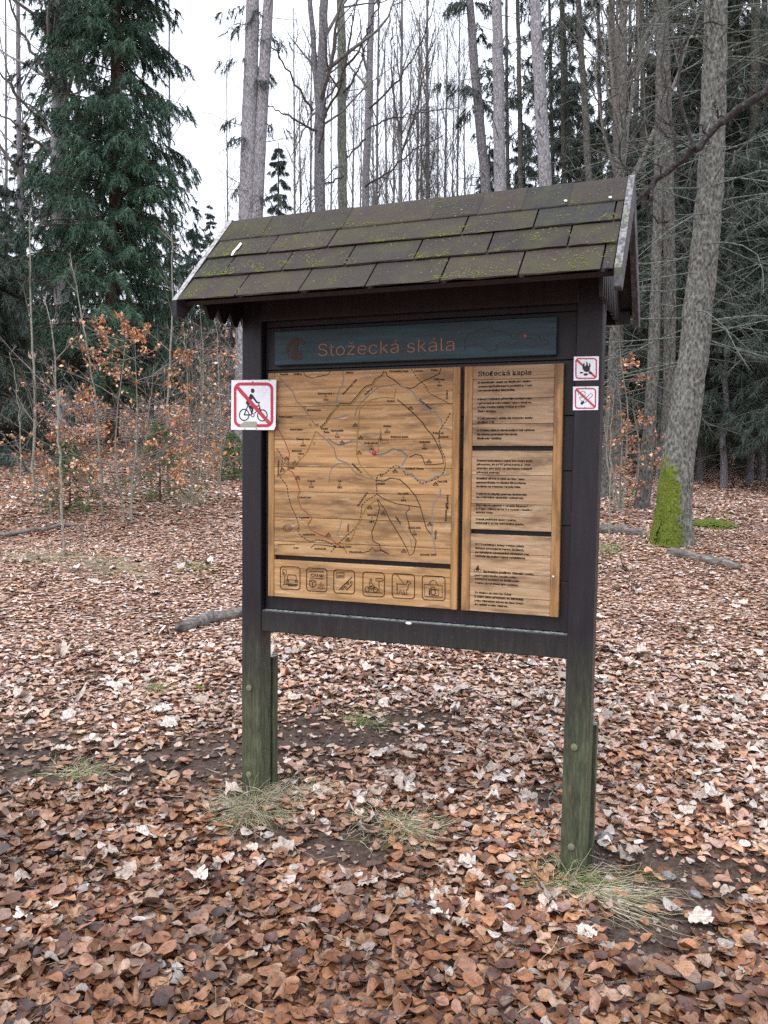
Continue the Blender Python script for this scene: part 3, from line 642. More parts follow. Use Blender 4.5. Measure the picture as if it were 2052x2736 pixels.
def build_text():
    top = PZ1; x0 = QX0+0.055; W = 0.215/35
    lines = [('Stožecká kaple', .0405, .0345, .205, 0)]
    body = {.0693: 'K mariánské kapli na Stožecké skále', .0854: 'mohou opět přicházet poutníci z Čech', .101: 'i ze sousedního Bavorska.',
        .136: 'Dávno v dobách před jejím postavením', .152: 'i před založením blízké obce Stožec,', .1675: 'vedla těmito místy jedna z větví', .184: 'Zlaté stezky.',
        .212: 'K její ochraně stála na vrcholu skály', .2275: 'strážní věž.', .260: 'Z těchto míst je dnes jedinečný výhled', .276: 'do tohoto podmanivého koutu', .2917: 'Stožecké kotliny.',
        .381: 'Pozdní kolonizace zdejšího kraje byla', .3966: 'důvodem, že ještě před jeden a čtvrt', .412: 'stoletím zde byly na stovkách hektarů', .4287: 'původní pralesy.',
        .4525: 'Kvalitní dřevo z nich svého času', .4685: 'zpracovávala ve Stožci Bienertova', .484: 'továrna na resonanční prkénka.', .5137: 'Dodnes se zbytky pralesa dochovaly', .528: 'na některých okolních vrcholech.',
        .5597: 'Zrašelinělé plochy v nivách Studené', .5743: 'a Teplé Vltavy svědčí o vysoké hladině', .589: 'spodní vody.', .6166: 'Cenná mokřadní společenstva', .632: 'zahrnují I. zóny národního parku.',
        .7186: 'Pěší turistické trasy vedou místy', .7346: 'tichých procházek lesem, loukami,', .7506: 'po bývalých obchodních stezkách i na', .766: 'vrcholy za jedinečnými vyhlídkami.',
        .8278: 'Rovinatým profilem Vltavské cesty,', .8447: 'podél plavebního kanálu nebo', .8593: 'horskými loukami na Strážensko', .876: 'vedou dnes trasy pro cyklisty.',
        .9152: 'Ze Stožce do Nového Údolí', .9312: 'k hraničnímu přechodu do Bavorska', .948: 'nebo Vltavským luhem do Nové Pece', .963: 'se nabízí cesta vlakem.'}
    it = [('Stožecká kaple', x0, top-.0405, .036, .214, 0, .0005, 'LEFT')]
    for d, s in body.items():
        it.append((s, x0+(0.034 if d == .8278 else 0), top-d, .0142, len(s)*W*0.985, 0, .00055, 'LEFT'))
    V, T = text_arr(it); V[:, 1] = YT
    o = add('lettering', mesh_from('lettering', V, None, T), M['ink'], qp); o['kind'] = 'stuff'
    a = Acc(); cx, cz = x0+.011, top-.822
    for dx in (-.0085, .0085): ribbon(a, ell(cx+dx, cz, .006, .006, 12), .0018, YT, True)
    fill(a, [(cx-.008, cz+.006), (cx-.001, cz+.017), (cx+.006, cz+.012), (cx+.004, cz+.004), (cx-.002, cz-.002)], YT-.0003); fill(a, ell(cx+.002, cz+.019, .003, .003, 8), YT-.0003)
    add('cyclist_symbol', a.mesh('cyclist_symbol', smooth=False), M['ink'], qp)
    for u, v in ((1340, 1088),):
        x, z = BP(1220+u*.1929, 1330+v*.1929, PY); b = Acc(); fill(b, ell(x, z, .0042, .0042, 10), PY-.0012); add('nail_head', b.mesh('nail_head'), M['dropping'], qp)
build_text()

def build_title():
    x0, x1, z0, z1 = 0.1574, 1.3833, 2.0227, 2.1707
    t = box('title_plank', x0, x1, PY-0.004, 0.036, z0, z1, M['title'], board, 0.003)
    t['label'] = 'dark blue green plank with orange carved lettering'
    yf = PY-0.0052
    xa, za = BP(720+525*.2411, 830+507*.2411, yf); xb, zb = BP(1100+412*.2652, 800+517*.2652, yf)
    V, T = text_arr([('Stožecká skála', xa, za, .104, math.hypot(xb-xa, zb-za), math.atan2(zb-za, xb-xa), -0.0012, 'LEFT')]); V[:, 1] = yf
    o = add('lettering', mesh_from('lettering', V, None, T), M['carved'], t); o['kind'] = 'stuff'
    def Z7(u, v): return BP(720+u*.2411, 830+v*.2411, yf)
    e = Acc(); cx, cz = Z7(300, 430)
    ribbon(e, [(cx+.046*math.cos(q), cz+.046*math.sin(q)) for q in np.linspace(R(200), R(320), 14)], .003, yf, False)
    ribbon(e, [(cx+.042*math.cos(q), cz+.042*math.sin(q)) for q in np.linspace(R(30), R(190), 18)], .016, yf-.0003, False)
    fill(e, [Z7(*p) for p in [(235,520),(250,400),(285,340),(320,350),(310,420),(320,470),(345,430),(355,480),(340,540),(285,550)]], yf-.0006)
    add('emblem', e.mesh('emblem', smooth=False), M['emblem'], t)
    def Z8(u, v): return BP(1100+u*.2652, 800+v*.2652, yf)
    r = Acc()
    for pl in ([(525,520),(540,400),(590,340),(660,325),(700,290),(780,280),(850,325),(930,325),(990,360),(1020,395),(1050,390),(1080,335),(1150,325)],
               [(540,490),(570,465),(640,455),(700,460),(740,500),(780,525),(850,510),(855,465),(900,432),(960,430),(1030,465),(1070,425),(1140,455),(1190,465),(1220,490),(1250,460),(1375,455),(1375,410),(1290,415),(1285,350)], [(1155,390),(1210,390)]):
        q = []
        for a_, b_ in zip(pl[:-1], pl[1:]):
            for j in range(4): q.append((a_[0]+(b_[0]-a_[0])*j/4+random.uniform(-4, 4), a_[1]+(b_[1]-a_[1])*j/4+random.uniform(-5, 5)))
        q.append(pl[-1]); ribbon(r, [Z8(*p) for p in q], .0026, yf)
    o = add('outline_map', r.mesh('outline_map', smooth=False), M['outline'], t); o['label'] = 'thin carved outline of a region'
    d = Acc(); x, z = Z8(1143, 367); fill(d, ell(x, z, .006, .006, 10), yf-.0006); add('map_pin', d.mesh('map_pin'), M['red_dot'], t)
build_title()

def build_roof():
    roof = thing('roof', None, None); roof.parent = board; roof['label'] = 'small gabled roof of mossy brown bitumen shingles'
    fs = np.array([0, EAVE_Y-RIDGE_Y, EAVE_Z-RIDGE_Z]); SL = np.linalg.norm(fs); fd = fs/SL
    bs = np.array([0, BACK_Y-RIDGE_Y, BACK_Z-RIDGE_Z]); bd = bs/np.linalg.norm(bs)
    fn = np.array([0, fd[2], -fd[1]]); fn = fn if fn[2] > 0 else -fn
    bn = np.array([0, bd[2], -bd[1]]); bn = bn if bn[2] > 0 else -bn
    ridge = np.array([0, RIDGE_Y, RIDGE_Z])
    # sheathing boards below the shingles
    for d, n_ in ((fd, fn), (bd, bn)):
        a = Acc(); p = [ridge-n_*0.008, ridge+d*(SL-0.006)-n_*0.008, ridge+d*(SL-0.006)-n_*0.028, ridge-n_*0.028]
        V = [(x, q[1], q[2]) for x in (RX0+0.004, RX1-0.004) for q in p]
        a.add(V, [(0, 1, 5, 4), (1, 2, 6, 5), (2, 3, 7, 6), (3, 0, 4, 7), (0, 3, 2, 1), (4, 5, 6, 7)])
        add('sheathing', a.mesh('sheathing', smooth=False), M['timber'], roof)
    def eave_x(u, v, dist):                               # photo pixel to x along a line of the front slope
        q = ridge+fd*dist; d = ray(u, v)
        # least squares intersection with the line {q + x*(1,0,0)} in the y-z plane
        t = ((q[1]-CAM[1])*d[1]+(q[2]-CAM[2])*d[2])/(d[1]**2+d[2]**2)
        return CAM[0]+d[0]*t
    z1 = lambda u, v: (450+u*.42194, 450+v*.42194); z2 = lambda u, v: (1050+u*.42194, 450+v*.42194)
    h = SL/4
    rows = [[z1(630,530), z1(1010,495), z2(435,410), z2(890,365), z2(1395,320)],
            [z1(345,675), z1(720,648), z1(1120,615), z2(135,580), z2(595,545), z2(1105,490)],
            [z1(425,808), z1(830,785), z1(1250,755), z2(300,728), z2(795,690), z2(1320,655)]]
    rg = np.random.default_rng(3)
    tabs = []
    def shingle(x0, x1, d0, d1, d, n_, lift, name='shingle'):
        x0 += 0.0034; x1 -= 0.0034; nx = 5; th = 0.0052
        V = []
        for k_ in range(2):
            for r_, dd in ((0, d0), (1, d1)):
                for i in range(nx):
                    x = x0+(x1-x0)*i/(nx-1)
                    e = 0.0 if r_ == 0 else rg.normal()*0.0018
                    lf = (0.001 if r_ == 0 else lift+rg.uniform(0, 0.0035))
                    p = ridge+d*(dd+e)+n_*(lf+(th if k_ else 0)); V.append((x, p[1], p[2]))
        Q = []
        for i in range(nx-1):
            Q += [(2*nx+i, 2*nx+i+1, 3*nx+i+1, 3*nx+i), (i, nx+i, nx+i+1, i+1), (nx+i, 3*nx+i, 3*nx+i+1, nx+i+1), (i, i+1, 2*nx+i+1, 2*nx+i)]
        Q += [(0, 2*nx, 3*nx, nx), (nx-1, 2*nx-1, 4*nx-1, 3*nx-1)]
        return add(name, mesh_from(name, V, Q, smooth=False), M['shingle'], roof)
    for ri, row in enumerate(rows):
        d0, d1 = h*(ri+1)-0.02, h*(ri+2)+(0.012 if ri == 2 else 0)
        xs = [RX0]+[eave_x(u, v, d1) for u, v in row]+[RX1]
        for xa, xb in zip(xs[:-1], xs[1:]):
            shingle(xa, xb, d0, d1, fd, fn, 0.0095+0.0002*ri); tabs.append((xa, xb, d1))
    # ridge caps, lapped to the left
    cx = [RX0]+[eave_x(u, v, h*0.9) for u, v in (z1(600,420), z1(845,400), z1(1110,330), z2(250,300), z2(540,260), z2(820,240), z2(1115,205))]+[RX1]
    for i, (xa, xb) in enumerate(zip(cx[:-1], cx[1:])):
        a = Acc(); V = []
        ang = [(fd, fn, h+0.006), (fd, fn, h*0.5), (fd, fn, 0.02)]
        prof = [ridge+fd*(h+0.006)+fn*0.012, ridge+fd*h*0.5+fn*0.013, ridge+fd*0.025+fn*0.013, ridge+np.array([0, 0, 0.016]), ridge+bd*0.025+bn*0.013, ridge+bd*h*0.5+bn*0.013, ridge+bd*(h+0.006)+bn*0.012]
        up = np.array([0, 0, 0.0045])
        for x, lift in ((xa-0.012 if i else xa, 0.0), (xb, 0.0025)):
            for q in prof: V.append((x, q[1], q[2]+lift+rg.uniform(0, 0.001)))
        for x, lift in ((xa-0.012 if i else xa, 0.0), (xb, 0.0025)):
            for q in prof: V.append((x, q[1], q[2]+lift-0.0045))
        m = len(prof)
        Q = [(j, m+j, m+j+1, j+1) for j in range(m-1)]+[(2*m+j, 2*m+j+1, 3*m+j+1, 3*m+j) for j in range(m-1)]
        Q += [(j, j+1, 2*m+j+1, 2*m+j) for j in range(m-1)]+[(m+j, 3*m+j, 3*m+j+1, m+j+1) for j in range(m-1)]
        Q += [(0, 2*m, 3*m, m), (m-1, 2*m-1, 4*m-1, 3*m-1)]
        a.add(V, Q); o = add('ridge_shingle', a.mesh('ridge_shingle', smooth=False), M['shingle'], roof)
    for ri in range(3):                                   # back slope
        d0, d1 = h*(ri+1)-0.02, h*(ri+2)+(0.012 if ri == 2 else 0)
        xs = [RX0]+[RX0+0.13*(ri % 2)+0.27*i for i in range(1, 7)]+[RX1]
        xs = [x for x in xs if x < RX1-0.03]+[RX1]
        for xa, xb in zip(xs[:-1], xs[1:]):
            if xb > xa+0.02: shingle(xa, xb, d0, d1, bd, bn, 0.0075+0.0002*ri)
    # barge boards
    def barge(x0, x1, d, n_, end):
        L = SL+0.012; up_, dn = 0.016, -0.075
        tip = ridge+np.array([0, 0, 0.016/abs(n_[2])])
        lo = ridge+np.array([0, 0, dn/abs(n_[2])])
        e1 = ridge+d*L+n_*up_; e2 = e1+np.array([0, 0, -0.062]); e3 = e2+np.array([0, -0.055*np.sign(d[1]), -0.004])
        V = []
        for x in (x0, x1):
            for q in (tip, e1, e2, e3, lo): V.append((x, q[1], q[2]))
        tri = [tuple(t) for t in tessellate_polygon([[Vector((p[1], p[2], 0)) for p in V[:5]]])]
        a = Acc().add(V, [(i, (i+1) % 5, 5+(i+1) % 5, 5+i) for i in range(5)], tri+[tuple(5+i for i in t) for t in tri])
        return add('barge_board', a.mesh('barge_board', smooth=False), M['barge' if end else 'barge_dark'], roof)
    barge(RX1+0.0005, RX1+0.024, fd, fn, 1); barge(RX1+0.001, RX1+0.0245, bd, bn, 1)
    barge(RX0-0.024, RX0-0.0005, fd, fn, 0); barge(RX0-0.0245, RX0-0.001, bd, bn, 0)
    # rafters: end blocks under the eave, header and back fascia
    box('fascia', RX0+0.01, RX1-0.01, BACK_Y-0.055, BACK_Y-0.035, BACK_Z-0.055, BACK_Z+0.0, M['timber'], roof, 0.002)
    # gable cladding with pointed ends, on both sides
    for xg, nm in ((-0.022, 0), (XR1+0.014, 1)):
        y = EAVE_Y+0.085 if nm == 0 else EAVE_Y+0.10
        wdt = 0.096 if nm == 0 else 0.062
        while y < BACK_Y-0.1:
            y1 = min(y+wdt, BACK_Y-0.06); ym = (y+y1)/2
            def top(yy): return RIDGE_Z-abs(yy-RIDGE_Y)*abs(fd[2]/fd[1])-0.045
            tip = 2.188+0.003*math.sin(y*60); root = tip+(0.05 if nm == 0 else 0.11)
            hw = 0.014 if nm == 0 else 0.004
            prof = [(y, max(top(y), root+.004)), (y, root), (ym-hw, tip), (ym+hw, tip), (y1-0.003, root), (y1-0.003, max(top(y1), root+.004))]
            if y < RIDGE_Y < y1: prof.append((RIDGE_Y, top(RIDGE_Y)))
            n = len(prof)
            V = [(xg, p[0], p[1]) for p in prof]+[(xg+0.014, p[0], p[1]) for p in prof]
            tri = tessellate_polygon([[Vector((p[0], p[1], 0)) for p in prof]])
            T = [tuple(t) for t in tri]+[tuple(n+i for i in t[::-1]) for t in tri]
            a = Acc().add(V, [(i, (i+1) % n, n+(i+1) % n, n+i) for i in range(n)], T)
            add('gable_board', a.mesh('gable_board', smooth=False), M['timber'], roof)
            y += wdt
    # moss cushions, thicker along the lower shingle edges and to the left
    a = Acc(); ico = np.array([(0, 0, 1), (1, 0, .35), (.3, .95, .35), (-.8, .6, .35), (-.8, -.6, .35), (.3, -.95, .35)]); it = [(0, 1, 2), (0, 2, 3), (0, 3, 4), (0, 4, 5), (0, 5, 1)]
    rim = ico.copy(); rim[:, 2] -= 0.5
    for i in range(8000):
        ri = rg.choice([0, 1, 2, 3], p=[.12, .3, .36, .22]); dlow = h*(ri+1)
        dd = dlow-abs(rg.exponential(0.034)) if rg.random() < .75 else rg.uniform(dlow-h, dlow)
        if dd < dlow-h+0.005: continue
        x = rg.uniform(RX0+.01, RX1-.01)
        cl = wob(x*1.0, ri*3.7+dd*2, 21, 0.33)+0.9*(wob(x, dd+ri, 22, 0.12))+(0.7 if x < 0.35 else 0)
        if ri == 3: cl += (0.7 if x > 1.0 else -0.4)
        if cl < rg.uniform(0.1, 1.7): continue
        r_ = rg.uniform(.0013, .0040); ps = ridge+fd*dd+fn*((0.0085+0.0098*(1-(dlow-dd)/h)) if ri else 0.0165)
        ca, sa = math.cos(i), math.sin(i)
        L_ = np.stack([ico[:, 0]*ca-ico[:, 1]*sa, ico[:, 0]*sa+ico[:, 1]*ca, ico[:, 2]], -1)*r_*np.array([1.2, 1.0, .9])
        W = np.array([x, ps[1], ps[2]])+L_[:, :1]*np.array([1, 0, 0])+L_[:, 1:2]*fd+(L_[:, 2:]-0.002)*fn
        a.add(W, None, it)
    o = add('roof_moss', a.mesh('roof_moss'), M['roof_moss'], roof); o['kind'] = 'stuff'; o['label'] = 'yellow green moss cushions along the shingle edges'
    # bird droppings
    def spot(pts, dist_off, w=None):
        b = Acc(); V = []
        for u, v in pts:
            d = ray(u, v); p0 = ridge+fn*0.0215; t = np.dot(p0-CAM, fn)/np.dot(d, fn); V.append(CAM+d*t)
        b.add(V, None, [tuple(t) for t in tessellate_polygon([[Vector(p) for p in V]])])
        add('dropping', b.mesh('dropping'), M['dropping'], roof)
    spot([z1(*p) for p in [(455,468),(465,475),(445,505),(425,520),(410,548),(396,552),(405,525),(425,505)]], 0)
    for c in (z2(1093,203), z2(1376,181)):
        spot([(c[0]+4.6*math.cos(q), c[1]+2.6*math.sin(q)) for q in np.linspace(0, 5.6, 9)], 0)
build_roof()

# ------------------------------------------------------------------ prohibition signs
def sign(name, label, f, plate, ring, rw, slash, sw, blacks, lines, screws, y0, over_black=True, sticker=None):
    pts = [BP(*f(*p), y0) for p in plate]
    cx = sum(p[0] for p in pts)/len(pts); cz = min(p[1] for p in pts)
    e = thing(name, label, 'sign', (cx, y0, cz), 'prohibition signs')
    off = np.array([cx, y0, cz])
    n = len(pts); V = [(p[0], y0, p[1]) for p in pts]+[(p[0], y0+0.0028, p[1]) for p in pts]
    tri = [tuple(t) for t in tessellate_polygon([[Vector((p[0], p[1], 0)) for p in pts]])]
    a = Acc().add(V, [(i, (i+1) % n, n+(i+1) % n, n+i) for i in range(n)], tri+[tuple(n+i for i in t) for t in tri])
    add('plate', a.mesh('plate', off, False), M['sign_white'], e)
    S = np.mean([np.hypot(*(np.array(BP(*f(p[0]+100, p[1]), y0))-np.array(BP(*f(*p), y0)))) for p in plate])/100
    a = Acc(); ribbon(a, [BP(*f(*p), y0-.0004) for p in rrect(ring[0], ring[2], ring[1], ring[3], ring[4], 8)], rw*S, y0-.0004, True)
    add('red_border', a.mesh('red_border', off, False), M['sign_red'], e)
    b = Acc()
    for pl in blacks: fill(b, [BP(*f(*p), y0) for p in pl], y0-.0008 if over_black else y0-.0016)
    for pl, w, cl in lines: ribbon(b, [BP(*f(*p), y0) for p in pl], w*S, y0-.0010 if over_black else y0-.0018, cl)
    add('pictogram', b.mesh('pictogram', off, False), M['sign_black'], e)
    a = Acc(); ribbon(a, [BP(*f(*p), y0) for p in slash], sw*S, y0-.0013)
    add('slash_bar', a.mesh('slash_bar', off, False), M['sign_red'], e)
    for p in screws:
        x, z = BP(*f(*p), y0); a = Acc(); r = ell(x, z, .0036, .0036, 10)
        a.add([(q[0], y0-.0004, q[1]) for q in r]+[(x, y0-.0042, z)], None, [(i, (i+1) % 10, 10) for i in range(10)])
        add('screw', a.mesh('screw', off), M['screw'], e)
    if sticker:
        a = Acc(); fill(a, [BP(*f(*p), y0) for p in sticker], y0-.0017); add('torn_sticker', a.mesh('torn_sticker', off), M['sticker'], e)
    return e
f7 = lambda u, v: (600+u*.09645, 1000+v*.09645); f8 = lambda u, v: (1500+u*.08439, 940+v*.08439)
sign('no_cycling_sign', 'large white and red no cycling sign on the left post', f7, [(190,165),(1430,150),(1412,1430),(1365,1545),(180,1535)], (292,1312,270,1425,150), 78, [(318,318),(1265,1380)], 95,
     [ell(780,458,52,62), [(672,640),(700,560),(735,540),(775,562),(800,600),(910,755),(985,768),(968,803),(885,802),(782,668),(745,710),(720,780),(690,850),(640,862),(592,810),(600,750),(640,690)], [(645,850),(720,890),(792,890),(800,960),(775,1105),(735,1112),(748,980),(690,910)]],
     [(ell(545,1125,133,153,32),26,True),(ell(1048,1140,133,153,32),26,True),([(540,1125),(745,1125)],28,False),([(545,1125),(645,870)],26,False),([(672,880),(765,1095)],28,False),([(640,872),(955,880)],24,False),([(975,780),(945,800),(958,880),(1000,1010),(1048,1140)],28,False),([(828,1085),(975,935)],26,False),(ell(780,1135,42,44,16),20,True)],
     [(780,205),(560,1510),(885,1505),(1245,165)], -0.0045, True, [(440,1385),(520,1340),(560,1310),(880,1310),(905,1350),(900,1440),(850,1462),(440,1462)])
sign('no_fire_sign', 'small square no open fire sign with flame, upper of the two on the right post', f8, [(395,155),(1188,140),(1175,890),(385,912)], (460,1105,215,840,85), 42, [(480,250),(1090,810)], 62,
     [[(790,640),(720,610),(675,540),(665,470),(690,400),(715,340),(735,380),(735,440),(755,470),(785,420),(795,350),(785,290),(825,340),(840,420),(860,460),(880,420),(880,340),(915,390),(925,440),(905,500),(900,570),(860,620)], ell(638,662,55,26), ell(770,718,70,36), ell(925,675,60,32)],
     [], [(800,222),(775,840)], -0.0045, False)
sign('no_smoking_sign', 'small square no smoking sign with cigarette, lower of the two on the right post', f8, [(370,1105),(1172,1090),(1160,1838),(365,1848)], (445,1080,1165,1785,85), 42, [(462,1182),(1068,1755)], 62,
     [[(600,1620),(660,1560),(690,1560),(730,1610),(660,1680),(625,1670)]],
     [([(690,1560),(915,1325),(950,1318),(985,1350),(975,1400),(740,1610)],14,True),([(520,1355),(570,1320),(640,1315),(690,1350),(670,1390),(600,1420),(575,1460),(600,1510),(640,1560)],14,False),([(600,1280),(660,1250),(720,1255),(765,1310),(755,1370),(700,1410),(610,1470)],13,False)],
     [(775,1150),(750,1770)], -0.0045, True)

# ------------------------------------------------------------------ fallen leaves
def beech_template(rows=6):
    if rows == 6: t = [0, .16, .38, .62, .83, 1]; w = [.05, .29, .39, .36, .22, .02]
    elif rows == 4: t = [0, .3, .68, 1]; w = [.03, .35, .31, .012]
    elif rows == 3: t = [0, .48, 1]; w = [.02, .37, .012]
    else: return np.array([(-.5, 0, 0), (-.02, -.36, 0), (.5, 0, 0), (-.02, .36, 0)]), np.array([(0, 0, 0), (-1, .5, 0), (0, 1, 0), (1, .5, 0)]), np.array([(0, 1, 2, 3)])
    V = []; U = []
    for a, b in zip(t, w):
        for q in (-1, 0, 1): V.append((a-.5, q*b, 0)); U.append((q, a, 0))
    F = []
    for r in range(len(t)-1):
        for c in (0, 1): i = r*3+c; F.append((i, i+1, i+4, i+3))
    return np.array(V), np.array(U), np.array(F)
def maple_template():
    an = [0, 14, 24, 34, 44, 54, 66, 78, 92, 104, 118, 132, 150, 166, 178]
    rd = [.52, .47, .45, .41, .46, .50, .45, .38, .43, .45, .39, .36, .34, .27, .18]
    pts = [(r*math.cos(R(a)), r*math.sin(R(a))) for a, r in zip(an, rd)]
    pts = pts+[(x, -y) for x, y in pts[1:][::-1]]
    V = [(0, 0, 0)]+[(x, y, 0) for x, y in pts]; n = len(pts)
    U = [(0, .5, 0)]+[(0.6 if i % 2 else 0.05, .5+p[0], 0) for i, p in enumerate(pts)]
    return np.array(V), np.array(U), np.array([(0, 1+i, 1+(i+1) % n) for i in range(n)])
def place_leaves(tmpl, pos, size, yaw, pitch, roll, cx, cy, crump, rng):
    V, U, F = tmpl; N = len(pos); n = len(V)
    L = np.repeat(V[None], N, 0)*size[:, None, None]
    L[:, :, 1] *= rng.uniform(.75, 1.15, (N, 1)); L[:, :, :2] += rng.normal(0, .022, (N, n, 2))*size[:, None, None]
    roll_up = np.where(rng.random(N) < .15, rng.uniform(1.2, 1.8, N), .85); cx = cx*roll_up; cy = cy*roll_up
    u = V[:, 0][None]; v = V[:, 1][None]
    z = (cx[:, None]*(u**2)*2.2+cy[:, None]*(np.abs(v)**1.8)*3.0+crump[:, None]*rng.normal(size=(N, n)))*size[:, None]
    L[:, :, 2] = z-np.minimum(z.min(1), 0)[:, None]*0.6
    def rot(a, ax):
        c, s = np.cos(a), np.sin(a); m = np.zeros((N, 3, 3)); i, j, k = ax
        m[:, k, k] = 1; m[:, i, i] = c; m[:, j, j] = c; m[:, i, j] = -s; m[:, j, i] = s; return m
    Rm = rot(yaw, (0, 1, 2))@rot(pitch, (0, 2, 1))@rot(roll, (1, 2, 0))
    W = np.einsum('nij,nkj->nki', Rm, L)+pos[:, None, :]
    return W.reshape(-1, 3), (F[None]+(np.arange(N)*n)[:, None, None]).reshape(-1, F.shape[1]), np.tile(U, (N, 1)), n
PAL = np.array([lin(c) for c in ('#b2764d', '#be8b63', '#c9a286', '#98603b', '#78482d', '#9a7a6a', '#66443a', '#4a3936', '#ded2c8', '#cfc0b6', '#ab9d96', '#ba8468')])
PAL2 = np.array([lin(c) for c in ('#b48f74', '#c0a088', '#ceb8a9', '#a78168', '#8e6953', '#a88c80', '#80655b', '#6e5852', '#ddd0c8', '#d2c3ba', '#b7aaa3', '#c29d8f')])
W_DRY = np.array([.16, .19, .18, .09, .05, .10, .03, .02, .035, .06, .06, .10])
W_WET = np.array([.20, .13, .06, .16, .13, .08, .10, .08, .005, .01, .02, .06])
def soil_mask(x, y):
    """0 on bare soil, 1 where litter lies"""
    s, l = sl(x, y); m = np.ones_like(x)
    for (px, py, rl, rs, st) in SOIL:
        c = SOILP[(px, py)]; cs, cl = sl(c[0], c[1])
        d = ((l-cl)/(rl*1.15))**2+((s-cs)/(rs*1.15))**2+0.45*wob(x, y, 40, 0.25)
        m = np.minimum(m, np.clip((d-0.6)/1.1, 1-st, 1))
    return m
SOIL = [(455,1640,.34,.20,.9), (720,1592,.36,.16,.92), (905,1555,.2,.12,.8), (110,1655,.30,.15,.88), (745,1840,.15,.12,.95), (1405,1890,.24,.22,.92), (1420,2015,.17,.13,.95), (1590,1905,.30,.12,.85),
        (1195,1735,.16,.10,.85), (650,1690,.25,.10,.6), (560,1800,.16,.1,.7), (860,1790,.3,.08,.6), (1270,1850,.14,.1,.7), (330,1110,.9,.5,.3), (330,1660,.3,.14,.75), (40,1620,.25,.16,.8), (600,1640,.3,.12,.75)]
SOILP = {(a, b): GP(a, b) for a, b, *_ in SOIL}
def mark_bare():
    me = ground.data; co = np.zeros(len(me.vertices)*3, np.float32); me.vertices.foreach_get('co', co); co = co.reshape(-1, 3).astype(float)
    a = me.attributes.new('bare', 'FLOAT', 'POINT'); a.data.foreach_set('value', (1-soil_mask(co[:, 0], co[:, 1])).astype(np.float32))
mark_bare()
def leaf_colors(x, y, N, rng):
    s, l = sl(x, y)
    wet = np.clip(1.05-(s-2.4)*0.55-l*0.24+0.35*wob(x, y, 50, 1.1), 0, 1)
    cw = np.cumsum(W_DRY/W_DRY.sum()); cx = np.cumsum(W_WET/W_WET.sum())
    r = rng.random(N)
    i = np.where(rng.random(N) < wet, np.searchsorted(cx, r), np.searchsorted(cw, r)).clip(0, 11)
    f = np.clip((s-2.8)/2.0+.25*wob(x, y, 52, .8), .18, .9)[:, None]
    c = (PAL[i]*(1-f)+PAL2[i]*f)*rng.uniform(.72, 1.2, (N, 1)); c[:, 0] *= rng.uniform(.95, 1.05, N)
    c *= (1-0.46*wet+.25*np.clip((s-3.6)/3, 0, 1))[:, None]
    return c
def scatter(s0, s1, dens, rng, margin=0.6):
    A = []; 
    w1 = 0.50*s1+margin
    n = int(dens*(s1-s0)*2*w1)
    s = rng.uniform(s0, s1, n); l = rng.uniform(-w1, w1, n)
    k = np.abs(l) < 0.50*s+margin; s, l = s[k], l[k]
    x = CAM[0]+FH[0]*s+RH[0]*l; y = CAM[1]+FH[1]*s+RH[1]*l
    k = rng.random(len(x)) < soil_mask(x, y); x, y = x[k], y[k]
    for x0 in (0.05, 1.505):                              # keep post feet free
        k = ~((np.abs(x-x0) < 0.06) & (y > -.03) & (y < .19)); x, y = x[k], y[k]
    return x, y
